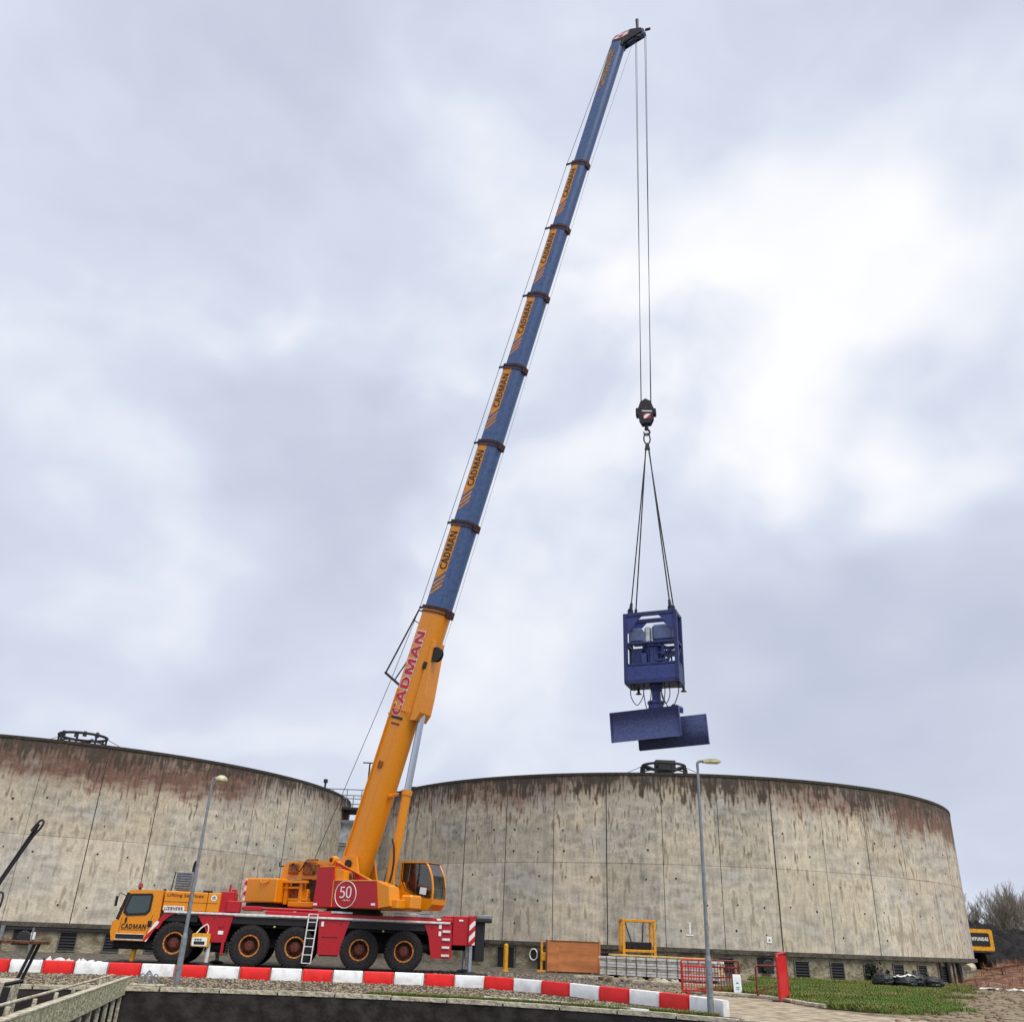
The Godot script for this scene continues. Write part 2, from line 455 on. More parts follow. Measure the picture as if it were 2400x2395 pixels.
func wall_mat(seed_: int, rust: Array) -> StandardMaterial3D:
	# weathered concrete with run-off stains; u runs over 180 degrees of the wall, v from the rim down.
	# rust: strength of the red-brown stain at evenly spaced places round the wall
	var w = 1536; var h = 512
	var big = noise_image(seed_, 0.006, 5, w, h).get_data()
	var mid = noise_image(seed_ + 1, 0.03, 5, w, h).get_data()
	var fine = noise_image(seed_ + 2, 0.25, 3, w, h).get_data()
	var s1 = noise_image(seed_ + 3, 0.06, 3, w, 24, FastNoiseLite.TYPE_SIMPLEX_SMOOTH, false); s1.resize(w, h, Image.INTERPOLATE_CUBIC)
	var s2 = noise_image(seed_ + 4, 0.22, 2, w, 40, FastNoiseLite.TYPE_SIMPLEX_SMOOTH, false); s2.resize(w, h, Image.INTERPOLATE_CUBIC)
	var st = s1.get_data(); var sf = s2.get_data()
	var fn = FastNoiseLite.new(); fn.seed = seed_ + 9; fn.frequency = 0.012; fn.fractal_octaves = 5
	var fp = FastNoiseLite.new(); fp.seed = seed_ + 10; fp.frequency = 0.9
	var out = PackedByteArray(); out.resize(w * h * 3)
	for x in w:
		var u = float(x) / w
		var e = fn.get_noise_1d(x) * 0.5 + 0.5
		var e2 = fn.get_noise_1d(x * 1.7 + 5000.0) * 0.5 + 0.5
		var algae = 0.07 + 0.15 * e * e
		var ru = u * (rust.size() - 1); var rk = mini(int(ru), rust.size() - 2)
		var rs = lerpf(rust[rk], rust[rk + 1], ru - rk)
		var pan = int(floor((u * 180.0 - 90.0) / 8.372 + 0.04))
		var ptone = fp.get_noise_2d(pan * 3.7, 0.5) * 0.16
		var ptone2 = fp.get_noise_2d(pan * 3.7, 40.5) * 0.16
		var plow = 0.11 + 0.08 * e2 + 0.06 * (fp.get_noise_2d(pan * 2.3, 90.0)) + 0.15 * rs * rs
		for y in h:
			var v = float(y) / h
			var i = y * w + x
			var b = big[i] / 255.0 - 0.5; var m = mid[i] / 255.0 - 0.5; var g = fine[i] / 255.0 - 0.5
			var sa = st[i] / 255.0 - 0.5; var sb = sf[i] / 255.0 - 0.5
			var k = 1.0 + b * 0.30 + m * 0.26 + g * 0.22 + sa * 0.30 + sb * 0.15 + (ptone if v < 0.54 else ptone2)
			var wm = clampf(0.5 + b * 1.5 + sa * 0.5 + (ptone2 if v < 0.54 else ptone) * 4.0, 0.0, 1.0)
			var r = lerpf(187.0, 189.0, wm) * k; var gg = lerpf(182.0, 179.0, wm) * k; var bb = lerpf(170.0, 158.0, wm) * k
			# darker damp growth in tall patches
			var dk = clampf((b * 0.9 + sa * 0.9 + m * 0.28 + sb * 0.45 - 0.24) * 2.6, 0.0, 0.55)
			r = lerpf(r, 108.0, dk); gg = lerpf(gg, 103.0, dk); bb = lerpf(bb, 92.0, dk)
			# pale lime wash runs
			var lw = clampf((sa * -0.8 - b * 0.8 + m * 0.45 + sb * 0.25 - 0.17) * 2.6, 0.0, 0.55)
			r = lerpf(r, 206.0, lw); gg = lerpf(gg, 203.0, lw); bb = lerpf(bb, 193.0, lw)
			# red-brown stain under the rim, ragged lower edge
			var edge = plow + sa * 0.13 + sb * 0.05 + m * 0.12
			var rm = clampf((edge - v) * 9.0, 0.0, 1.0) * clampf(rs * (1.05 + b * 1.2 + m * 0.8 + sb * 0.4), 0.0, 0.92)
			r = lerpf(r, 106.0 + 40.0 * g + 40.0 * sa, rm); gg = lerpf(gg, 79.0 + 36.0 * g + 36.0 * sa, rm); bb = lerpf(bb, 69.0 + 34.0 * g + 32.0 * sa, rm)
			# blackish algae right below the rim with drips
			var al = clampf((algae + sb * 0.16 + sa * 0.14 + m * 0.06 - v) * 14.0, 0.0, 1.0) * clampf(0.80 + sb * 0.8 + m * 0.6 + sa * 0.5, 0.0, 0.92)
			r = lerpf(r, 66.0 + 40.0 * g, al); gg = lerpf(gg, 60.0 + 38.0 * g, al); bb = lerpf(bb, 53.0 + 34.0 * g, al)
			# thin drips running further down
			var dr = clampf((sb - 0.13) * 5.0, 0.0, 1.0) * clampf((0.30 + 0.4 * e2 + sa * 0.5 - v) * 5.0, 0.0, 1.0) * 0.55
			r = lerpf(r, 74.0, dr); gg = lerpf(gg, 68.0, dr); bb = lerpf(bb, 58.0, dr)
			out[i * 3] = clampi(int(r), 0, 255); out[i * 3 + 1] = clampi(int(gg), 0, 255); out[i * 3 + 2] = clampi(int(bb), 0, 255)
	var mt = StandardMaterial3D.new()
	mt.albedo_texture = ImageTexture.create_from_image(Image.create_from_data(w, h, false, Image.FORMAT_RGB8, out))
	mt.roughness = 0.93
	mt.texture_repeat = true
	return mt

# ---------------------------------------------------------------- sky
func make_sky(exposure: float) -> Sky:
	var w = 1600; var h = 800
	var warp = FastNoiseLite.new(); warp.seed = 5; warp.frequency = 1.7; warp.fractal_octaves = 4
	var fb = FastNoiseLite.new(); fb.seed = 8; fb.frequency = 1.5; fb.fractal_octaves = 7; fb.fractal_gain = 0.54
	var wisp = FastNoiseLite.new(); wisp.seed = 21; wisp.frequency = 4.0; wisp.fractal_octaves = 5
	# cloud masses: azimuth, elevation, radius (degrees), lift
	var masses = [
		[14.0, 33.0, 17.0, 0.12], [19.0, 36.0, 9.5, 0.38], [11.0, 40.0, 7.0, 0.30], [33.0, 39.0, 6.5, 0.26], [13.0, 29.0, 6.5, 0.22], [26.0, 33.0, 7.0, 0.18],
		[27.0, 19.5, 9.0, -0.42], [20.0, 14.0, 6.0, -0.25], [34.0, 26.0, 6.0, -0.22], [33.0, 50.0, 8.0, -0.14],
		[-22.0, 28.0, 6.0, -0.26], [-12.0, 31.5, 5.0, -0.22], [-16.0, 22.0, 5.5, -0.30], [-9.0, 24.0, 4.5, -0.28], [-27.0, 23.0, 4.0, 0.18],
		[-28.0, 15.0, 7.0, -0.20], [-20.0, 51.0, 11.0, -0.20], [-30.0, 42.0, 7.0, -0.12], [-17.0, 37.0, 4.5, 0.14], [-6.0, 32.0, 4.0, 0.34],
		[0.0, 44.0, 6.0, 0.10], [-15.0, 13.0, 6.0, -0.12], [30.0, 5.0, 6.0, 0.12], [6.0, 14.0, 6.0, 0.06], [-2.0, 18.0, 4.0, 0.12]]
	var arr = PackedFloat32Array(); arr.resize(w * h * 3)
	var low = Color(0.16, 0.155, 0.14)
	for y in h:
		var el = 90.0 - 180.0 * (y + 0.5) / h
		var se = sin(deg_to_rad(el)); var ce = cos(deg_to_rad(el))
		for x in w:
			var i = (y * w + x) * 3
			if el < -1.0:
				arr[i] = low.r / exposure; arr[i + 1] = low.g / exposure; arr[i + 2] = low.b / exposure
				continue
			var az = 360.0 * (x + 0.5) / w
			if az > 180.0: az -= 360.0
			var d = Vector3(sin(deg_to_rad(az)) * ce, se * 1.5, -cos(deg_to_rad(az)) * ce)
			var wx = warp.get_noise_3dv(d * 1.0); var wy = warp.get_noise_3dv(d + Vector3(7, 3, 1))
			var q = d + Vector3(wx, wy * 0.6, wy) * 0.25
			var f = fb.get_noise_3dv(q)
			var v = 0.475 + f * 0.36 + wisp.get_noise_3dv(d * 1.7 + Vector3(wx, wy, wx) * 0.08) * 0.13
			if az > -55.0 and az < 60.0 and el < 75.0:
				var pa = az + wx * 12.0 + f * 6.0; var pe = el + wy * 10.0 + f * 4.0
				for ms in masses:
					var dx = (pa - ms[0]) * ce / ms[2]; var dy = (pe - ms[1]) / (ms[2] * 0.8)
					var r2 = dx * dx + dy * dy
					if r2 < 6.0: v += ms[3] * 0.72 * exp(-r2) * (1.0 + f * 0.8)
			v = clampf(v, 0.0, 1.0)
			v = v * v * (3.0 - 2.0 * v) * 0.6 + v * 0.4
			var r; var g; var b
			if v < 0.5:
				var t = v * 2.0
				r = lerpf(0.515, 0.68, t); g = lerpf(0.565, 0.738, t); b = lerpf(0.695, 0.87, t)
			else:
				var t = (v - 0.5) * 2.0
				r = lerpf(0.68, 0.99, t); g = lerpf(0.738, 0.998, t); b = lerpf(0.87, 1.03, t)
			arr[i] = r / exposure; arr[i + 1] = g / exposure; arr[i + 2] = b / exposure
	var im = Image.create_from_data(w, h, false, Image.FORMAT_RGBF, arr.to_byte_array())
	var pm = PanoramaSkyMaterial.new()
	pm.panorama = ImageTexture.create_from_image(im)
	var sky = Sky.new(); sky.sky_material = pm
	return sky

# ---------------------------------------------------------------- setting
const CAM_H := 1.3669
const PIT_C := Vector3(-4.2, 0, -8.0)
const PIT_R := 15.2
const TANK_R := 18.616
const TANK_H := 8.97
const LEDGE_H := 1.16
const PANEL_DEG := 8.372
var bank_noise: FastNoiseLite

func ground_height(x: float, z: float) -> float:
	# level site, rising to a rough bank far right beyond the tank
	var t = smoothstep(22.0, 34.0, x + (-z - 45.0) * 0.12) * smoothstep(-44.0, -58.0, z)
	var far = smoothstep(120.0, 400.0, Vector2(x, z).length())
	return t * (0.75 + 0.45 * bank_noise.get_noise_2d(x * 3.0, z * 3.0)) * (1.0 - far * 0.5)

func build_ground():
	begin()
	var radii = [PIT_R]
	var r = PIT_R
	while r < 3200.0:
		r += 1.4 if r < 120.0 else r * 0.25
		radii.append(r)
	var n = 160
	for i in radii.size() - 1:
		for k in n:
			var a0 = TAU * k / n; var a1 = TAU * (k + 1) / n
			var q = []
			for o in [[radii[i], a0], [radii[i + 1], a0], [radii[i + 1], a1], [radii[i], a1]]:
				var x = PIT_C.x + sin(o[1]) * o[0]; var z = PIT_C.z + cos(o[1]) * o[0]
				q.append(Vector3(x, ground_height(x, z), z))
			quad(q[0], q[1], q[2], q[3], Vector3(q[0].x, -1000, q[0].z))
	structure("ground", M.soil)
	# crushed stone standing under the crane, from the barrier back to the tanks
	begin()
	sheet([Vector2(-40, -27.5), Vector2(-14, -26.7), Vector2(-8, -27.7), Vector2(-2, -28.3), Vector2(1.2, -27.4), Vector2(3.6, -31), Vector2(6.4, -34.5), Vector2(9.6, -36.6), Vector2(11.2, -39.5), Vector2(10.5, -44.2), Vector2(4, -47), Vector2(-4, -52), Vector2(-7.5, -56), Vector2(-10, -54), Vector2(-14, -47), Vector2(-20, -43), Vector2(-40, -41)], 0.004)
	structure("hardstanding", M.hardstand)
	# gravel between the barrier and the sunken basin
	begin()
	var pl = []
	for k in 25:
		var a = lerpf(PI + 1.2, PI - 0.75, k / 24.0)
		pl.append(Vector2(PIT_C.x + sin(a) * 15.75, PIT_C.z + cos(a) * 15.75))
	for p in [Vector2(6.2, -20.2), Vector2(5.1, -21.9), Vector2(3.8, -24.0), Vector2(1.4, -27.2), Vector2(-0.2, -28.5), Vector2(-2, -28.9), Vector2(-8, -28.1), Vector2(-14, -27.0), Vector2(-19, -25.5)]: pl.append(p)
	sheet(pl, 0.008)
	structure("gravel_strip", M.gravel)
	# pale worn path at the right
	begin()
	sheet([Vector2(5.4, -19.6), Vector2(4.95, -21.4), Vector2(5.0, -23.4), Vector2(5.6, -26.2), Vector2(6.1, -29.3), Vector2(7.9, -28.6), Vector2(8.0, -26.2), Vector2(8.3, -24.3), Vector2(8.8, -23.2), Vector2(9.5, -22.6), Vector2(9.9, -21.4), Vector2(9.6, -18), Vector2(8, -16)], 0.012)
	structure("path", M.path)
	# bare reddish bank at the far right
	begin()
	for i in 48:
		for j in 40:
			var q = []
			for o in [[0, 0], [1, 0], [1, 1], [0, 1]]:
				var x = 21.5 + 0.8 * (i + o[0]) + 1.2 * bank_noise.get_noise_2d(0.0, (j + o[1]) * 9.0) * (1.0 if i + o[0] == 0 else 0.0); var z = -45.5 - 0.7 * (j + o[1]) + (1.5 * bank_noise.get_noise_2d((i + o[0]) * 9.0, 50.0) if j + o[1] == 0 else 0.0)
				q.append(Vector3(x, ground_height(x, z) + 0.03 + (0.16 * bank_noise.get_noise_2d(x * 14.0, z * 14.0) if i + o[0] > 0 and j + o[1] > 0 else -0.02), z))
			quad(q[0], q[1], q[2], q[3], Vector3(q[0].x, -100, q[0].z))
	structure("bank", M.bank)
	# lawn under the grass
	begin()
	sheet([Vector2(6.2, -31.0), Vector2(7.9, -29.6), Vector2(8.15, -27.4), Vector2(8.5, -25.2), Vector2(9.2, -24.4), Vector2(10.4, -25.1), Vector2(11.3, -26.6), Vector2(12.6, -27.6), Vector2(13.3, -30.2), Vector2(14.9, -32.6), Vector2(15.6, -35.9), Vector2(17.2, -38.3), Vector2(18.4, -42.0), Vector2(19.4, -45.0), Vector2(19.6, -47.2), Vector2(15.0, -45.4), Vector2(11.4, -44.6), Vector2(11.0, -40), Vector2(9.4, -37.2)], 0.016)
	structure("lawn", M.turf)

func build_basin():
	var t = thing("settling_basin", "sunken round basin with dark walls and pale kerb in the foreground", "basin", PIT_C)
	for k in 30:
		begin()
		ring_arc(PIT_R - 0.02, PIT_R + 0.16, -0.05, 0.03 + 0.006 * (k % 3), PI - 1.25 + 2.6 * k / 30.0 + 0.0012, PI - 1.25 + 2.6 * (k + 1) / 30.0 - 0.0012, 3, true, true)
		part(t, "kerb_stone", M.pale)
	begin()
	for k in 96:
		var a0 = TAU * k / 96; var a1 = TAU * (k + 1) / 96
		var e0 = Vector3(sin(a0), 0, cos(a0)); var e1 = Vector3(sin(a1), 0, cos(a1))
		quad_n(e1 * PIT_R + Vector3(0, -3, 0), e0 * PIT_R + Vector3(0, -3, 0), e0 * PIT_R + Vector3(0, -0.002, 0), e1 * PIT_R + Vector3(0, -0.002, 0), -e1, -e0, -e0, -e1)
	part(t, "basin_wall", M.pit)
	begin()
	lathe([Vector2(0, -2.6), Vector2(PIT_R + 0.05, -2.6)], Vector3.ZERO, Vector3.DOWN * -1.0, 64)
	part(t, "basin_water", M.water)

func tank(called_label: String, at: Vector3, wall: Material, features: Dictionary):
	var t = thing("digester_tank", called_label, "tank", at, 0.0, "concrete digester tanks")
	var half = PI * 0.5
	begin()
	ring_arc(TANK_R - 0.4, TANK_R - 0.045, -0.4, TANK_H - 0.05, -PI, PI, 128, false, true)
	part(t, "wall_core", M.concrete_dark)
	var step = deg_to_rad(PANEL_DEG)
	var jr = RandomNumberGenerator.new(); jr.seed = int(at.x * 7.0)
	var first = deg_to_rad(features.phase)
	var tiers = [[LEDGE_H + 0.01, 4.728], [4.742, TANK_H - 0.11]]
	var gaps = []
	for k in 44: gaps.append(jr.randf_range(0.008, 0.032) / TANK_R)
	for k in 43:
		var a0 = first + step * (k - 21)
		for q in tiers:
			begin()
			ring_arc(TANK_R - 0.09, TANK_R + jr.randf_range(-0.006, 0.008), q[0], q[1], a0 + gaps[k], a0 + step - gaps[(k + 1) % 43], 4, true, false, [-half, half, LEDGE_H, TANK_H])
			part(t, "wall_panel", wall)
	begin()
	ring_arc(TANK_R - 0.42, TANK_R + 0.035, TANK_H - 0.10, TANK_H + 0.03, -PI, PI, 172, false, true)
	part(t, "rim", M.rim_stone)
	begin()
	ring_arc(TANK_R - 0.12, TANK_R + 0.14, LEDGE_H - 0.17, LEDGE_H, -PI, PI, 172, false)
	part(t, "ledge", M.concrete_dark)
	begin()
	ring_arc(TANK_R - 0.4, TANK_R - 0.02, -0.5, LEDGE_H - 0.172, -PI, PI, 172, false)
	part(t, "base_wall", M.concrete_base)
	# shallow roof
	begin()
	lathe([Vector2(TANK_R - 0.2, TANK_H - 0.25), Vector2(TANK_R * 0.6, TANK_H + 1.1), Vector2(TANK_R * 0.3, TANK_H + 1.9), Vector2(1.8, TANK_H + 2.4), Vector2(0, TANK_H + 2.4)], Vector3.ZERO, Vector3.UP, 72)
	part(t, "roof", M.galv)
	# form tie holes left in the panels, small dark sockets
	begin()
	var rr = RandomNumberGenerator.new(); rr.seed = int(at.x * 10.0)
	for k in range(-10, 11):
		for y in [1.9, 3.0, 4.1, 5.3, 6.3]:
			for sx in [0.22, 0.72]:
				if rr.randf() < 0.45: continue
				var a = first + step * (k + sx + rr.randf_range(-0.04, 0.04))
				var e = Vector3(sin(a), 0, cos(a))
				var c = e * (TANK_R - 0.03) + Vector3(0, y + rr.randf_range(-0.08, 0.08), 0)
				cyl(c, c + e * 0.045, rr.randf_range(0.03, 0.055), -1, 8)
	var th = part(t, "tie_holes", M.black)
	th.set_meta("kind", "stuff")
	for a in features.vents: vent(t, deg_to_rad(a), 0.44, 0.72, 0.70)
	for a in features.low_vents: vent(t, deg_to_rad(a), 0.50, 0.72, 0.62)
	for a in features.flanges: flange(t, deg_to_rad(a))
	return t

func on_wall(a: float, y: float, r: float) -> Transform3D:
	var e = Vector3(sin(a), 0, cos(a)); var s = Vector3(cos(a), 0, -sin(a))
	return Transform3D(Basis(s, Vector3.UP, e), e * r + Vector3(0, y, 0))

func vent(t: Node, a: float, y: float, w: float, h: float):
	var xf = on_wall(a, y, TANK_R - 0.02)
	begin(xf)
	var f = 0.05
	box(Vector3(-w / 2, 0, 0.01), Vector3(f, h, 0.09)); box(Vector3(w / 2, 0, 0.01), Vector3(f, h, 0.09))
	box(Vector3(0, h / 2 + f / 2, 0.012), Vector3(w + f + 0.004, f, 0.094)); box(Vector3(0, -h / 2 - f / 2, 0.02), Vector3(w + f + 0.004, f, 0.12))
	var fr = part(t, "vent", M.vent_frame)
	begin(xf)
	box(Vector3(0, 0, 0.0), Vector3(w - f, h, 0.012))
	part(fr, "vent_backing", M.black)
	for k in 6:
		begin(xf)
		var yy = -h / 2 + h * (k + 0.5) / 6.0
		box(Vector3(0, yy, 0.028), Vector3(w - f - 0.006, 0.008, 0.06), 0.0, Basis(Vector3.RIGHT, 0.7))
		part(fr, "slat", M.dark)

func flange(t: Node, a: float):
	var xf = on_wall(a, 0.56, TANK_R - 0.02)
	begin(xf)
	box(Vector3(0, 0.02, 0.005), Vector3(0.78, 0.62, 0.012))
	var p = part(t, "manhole", M.black)
	begin(xf)
	lathe([Vector2(0.17, 0.0), Vector2(0.17, 0.16), Vector2(0.27, 0.16), Vector2(0.27, 0.21), Vector2(0.22, 0.23), Vector2(0.0, 0.24)], Vector3(0.05, 0, 0.01), Vector3.BACK, 20)
	part(p, "cover", M.dark)
	begin(xf)
	for k in 10:
		var b = TAU * k / 10
		cyl(Vector3(0.05 + cos(b) * 0.245, sin(b) * 0.245, 0.2), Vector3(0.05 + cos(b) * 0.245, sin(b) * 0.245, 0.26), 0.016, -1, 6)
	part(p, "bolts", M.galv)

func roof_gear(at: Vector3, label: String, boxy: bool):
	var t = thing("roof_platform", label, "platform", at, 0.0, "steel platforms on the tank roofs")
	var r = 1.5
	for k in 8:
		var a = TAU * k / 8 + 0.2
		var e = Vector3(sin(a) * r, 0, cos(a) * r)
		begin(); cyl(e, e + Vector3(0, 1.0, 0), 0.07, -1, 6); part(t, "post", M.black)
	for y in [0.5, 0.95]:
		begin()
		var pts = []
		for k in 25: pts.append(Vector3(sin(TAU * k / 24) * r, y, cos(TAU * k / 24) * r))
		tube(pts, 0.09 if y > 0.6 else 0.05, 6)
		part(t, "ring_rail", M.black)
	begin()
	for k in 5: box(Vector3(-0.9 + 0.45 * k, 0.08, 0), Vector3(0.12, 0.1, 2.4))
	part(t, "grating", M.dark)
	if boxy:
		begin(); box(Vector3(0.15, 0.95, 0), Vector3(1.25, 0.75, 1.0), 0.05); part(t, "motor_housing", M.dark)
		begin(); box(Vector3(-0.4, 1.1, 0.1), Vector3(0.5, 0.45, 0.7), 0.04); part(t, "gearbox", M.black)
		for s in [-1, 1]:
			begin(); tube([Vector3(s * 0.7, 0.7, 0), Vector3(s * 1.3, 0.95, 0), Vector3(s * 1.55, 0.8, 0), Vector3(s * 1.6, 0.2, 0)], 0.12, 8); part(t, "outlet_pipe", M.black)
	else:
		for k in 4:
			begin(); cyl(Vector3(-1.1 + 0.7 * k, 0.9, 0.5 - 0.3 * (k % 2)), Vector3(-1.1 + 0.7 * k, 1.22, 0.5 - 0.3 * (k % 2)), 0.14, 0.1, 8); part(t, "vent_cap", M.black)
		begin(); tube([Vector3(-0.9, 0.45, 0.9), Vector3(-0.3, 0.25, 1.1), Vector3(0.4, 0.3, 1.1), Vector3(1.1, 0.6, 0.8)], 0.12, 8); part(t, "outlet_pipe", M.black)
	for s in [-1.0, 1.0]:
		begin(); tube([Vector3(s * 1.5, 0.9, 0.2), Vector3(s * 3.2, 0.1, 0.5), Vector3(s * 6.0, -0.55, 0.8)], 0.02, 5); part(t, "stay_cable", M.dark)

func stair_tower():
	var t = thing("access_tower", "grey steel access tower and walkway between the two tanks", "tower", Vector3(-7.6, 0, -58.6))
	for x in [-3.2, -1.1, 1.0, 2.6]:
		for z in [0.0, -2.2]:
			begin(); box(Vector3(x, 4.1, z), Vector3(0.16, 8.2, 0.16)); part(t, "column", M.galv)
	for y in [1.6, 3.1, 4.6, 6.1, 7.5]:
		begin(); box(Vector3(-0.3, y, 0.14), Vector3(6.1, 0.14, 0.1)); part(t, "beam", M.galv)
	for k in 4:
		for x in [-2.15, -0.05, 1.8]:
			begin(); box(Vector3(x, 2.35 + 1.5 * k, -0.06), Vector3(1.75 if x < 1 else 1.3, 1.25, 0.05), 0.01)
			part(t, "cladding_panel", M.cladding)
	begin(); box(Vector3(-0.3, 8.25, -1.0), Vector3(7.4, 0.14, 2.8)); part(t, "deck", M.dark)
	for y in [8.85, 9.4]:
		for z in [0.35, -2.35]:
			begin(); cyl(Vector3(-4.0, y, z), Vector3(3.4, y, z), 0.035, -1, 6); part(t, "handrail", M.galv)
	for k in 9:
		for z in [0.35, -2.35]:
			begin(); cyl(Vector3(-4.0 + 0.925 * k, 8.3, z), Vector3(-4.0 + 0.925 * k, 9.42, z), 0.03, -1, 6); part(t, "baluster", M.galv)
	begin(); tube([Vector3(-2.7, 6.0, 0.5), Vector3(-2.7, 3.0, 0.5), Vector3(-2.5, 1.0, 0.5)], 0.22, 10); part(t, "downpipe", M.teal)
	begin(); tube([Vector3(1.7, 7.6, 0.4), Vector3(1.7, 4.0, 0.5), Vector3(0.9, 3.4, 0.6), Vector3(0.9, 0.0, 0.6)], 0.3, 10); part(t, "downpipe", M.teal)
	begin(); cyl(Vector3(-1.0, 8.3, -0.3), Vector3(-1.0, 11.2, -0.3), 0.05, -1, 6); box(Vector3(-0.9, 11.2, -0.3), Vector3(1.1, 0.07, 0.07)); box(Vector3(-0.3, 11.45, -0.3), Vector3(0.4, 0.2, 0.3)); box(Vector3(-0.8, 10.5, -0.3), Vector3(0.5, 0.05, 0.05)); part(t, "mast", M.dark)
	begin(); cyl(Vector3(-3.6, 8.3, 0.4), Vector3(-3.6, 9.8, 0.4), 0.06, -1, 6); box(Vector3(-3.6, 9.85, 0.4), Vector3(0.26, 0.24, 0.2), 0.04); part(t, "floodlight", M.dark)
	begin(); box(Vector3(2.6, 9.75, -0.4), Vector3(1.5, 0.1, 0.6)); cyl(Vector3(2.2, 8.3, -0.4), Vector3(2.2, 9.75, -0.4), 0.04, -1, 6); part(t, "control_box", M.dark)

func lamp_post(label: String, at: Vector3, h: float, head_kind: int, lean: float):
	var t = thing("lamp_post", label, "lamp post", at, 0.0, "street lamps by the basin")
	t.rotation.z = lean
	begin(); lathe([Vector2(0.0, 0.0), Vector2(0.07, 0.0), Vector2(0.07, 1.05), Vector2(0.046, 1.15), Vector2(0.03, h)], Vector3.ZERO, Vector3.UP, 14); part(t, "pole", M.galv)
	begin(); box(Vector3(0, 0.55, 0.064), Vector3(0.07, 0.4, 0.02), 0.005); part(t, "service_door", M.galv)
	if head_kind == 0:
		begin(); tube(curve_pts([Vector3(0, h - 0.05, 0), Vector3(0.01, h + 0.06, 0), Vector3(0.08, h + 0.1, 0), Vector3(0.16, h + 0.1, 0)], 4), 0.03, 8); part(t, "bracket", M.galv)
		begin()
		var pr = []
		for k in 13: pr.append(Vector2(0.16 * sin(PI / 2 * k / 12.0) + 0.0, 0.13 * cos(PI / 2 * k / 12.0)))
		pr.append(Vector2(0.15, -0.03)); pr.append(Vector2(0, -0.03))
		lathe(pr, Vector3(0.22, h + 0.04, 0), Vector3.UP, 18)
		part(t, "lamp_head", M.lamp_head)
	else:
		begin(); tube(curve_pts([Vector3(0, h - 0.05, 0), Vector3(0.0, h + 0.08, 0), Vector3(0.06, h + 0.13, 0), Vector3(0.16, h + 0.14, 0)], 4), 0.032, 8); part(t, "bracket", M.galv)
		begin(); prism([Vector2(0.12, h + 0.1), Vector2(0.54, h + 0.115), Vector2(0.56, h + 0.135), Vector2(0.42, h + 0.19), Vector2(0.2, h + 0.18), Vector2(0.12, h + 0.155)], -0.09, 0.09); part(t, "lamp_head", M.lamp_head)
		begin(); box(Vector3(0.36, h + 0.1, 0), Vector3(0.28, 0.03, 0.13), 0.01); part(t, "lens", M.lens)

func barrier():
	var xs = [-15.6, -14.75, -13.95, -13.1, -12.3, -11.5, -10.63, -9.77, -8.87, -8.0, -7.12, -6.27, -5.41, -4.56, -3.71, -2.84, -1.97, -1.09, -0.23, 0.6, 1.36, 2.05, 2.72, 3.36, 3.95, 4.45, 4.95]
	var zs = [-26.4, -26.62, -26.82, -27.0, -27.2, -27.36, -27.5, -27.64, -27.75, -27.85, -27.95, -28.05, -28.17, -28.3, -28.4, -28.48, -28.5, -28.45, -28.2, -27.7, -26.95, -26.05, -25.1, -24.25, -23.4, -22.4, -21.1]
	var ord_ = ["first", "second", "third", "fourth", "fifth", "sixth", "seventh", "eighth", "ninth", "tenth", "eleventh", "twelfth", "thirteenth"]
	var cr = 0; var cw = 0
	var rr = RandomNumberGenerator.new(); rr.seed = 3
	for k in range(xs.size() - 1):
		var a = Vector3(xs[k], 0, zs[k]); var b = Vector3(xs[k + 1], 0, zs[k + 1])
		var red = k % 2 == 0
		var nth = ord_[(cr if red else cw)] if (cr if red else cw) < 13 else "last"
		if red: cr += 1
		else: cw += 1
		var lab = "%s block of the low red and white barrier, %s %s one from its left end" % [("red" if red else "white"), nth, ("red" if red else "white")]
		if k == xs.size() - 2: lab = "white end block of the low barrier beside the right lamp post"
		var d = (b - a).normalized()
		var t = thing("barrier_block", lab, "barrier", (a + b) * 0.5 + Vector3(0, 0.012, 0), -atan2(d.z, d.x), "red and white barrier blocks")
		t.rotation.z = rr.randf_range(-0.012, 0.012); t.rotation.y += rr.randf_range(-0.02, 0.02)
		var L = (b - a).length() - 0.045
		begin()
		# plastic block: plinth, flat face, rounded top
		var pr = [Vector2(0.0, 0.075), Vector2(0.285, 0.07), Vector2(0.30, 0.06), Vector2(0.306, 0.045), Vector2(0.306, -0.045), Vector2(0.30, -0.06), Vector2(0.285, -0.07), Vector2(0.0, -0.075)]
		extrude(pr, -L / 2, L / 2)
		part(t, "shell", M.barrier_red if red else M.barrier_white)
		begin()
		for s in [-1.0, 1.0]:
			box(Vector3(s * (L / 2 - 0.03), 0.145, 0), Vector3(0.025, 0.25, 0.158), 0.004)
		part(t, "end_rib", M.barrier_red if red else M.barrier_white)

func scatter(called: String, label: String, category: String, mesh: Mesh, m: Material, xfs: Array):
	var mm = MultiMesh.new(); mm.transform_format = MultiMesh.TRANSFORM_3D; mm.mesh = mesh
	mm.instance_count = xfs.size()
	for i in xfs.size(): mm.set_instance_transform(i, xfs[i])
	var o = MultiMeshInstance3D.new(); o.multimesh = mm; o.material_override = m; o.name = numbered(called)
	add_child(o); o.set_meta("kind", "stuff")
	tag(o, label, category)
	return o

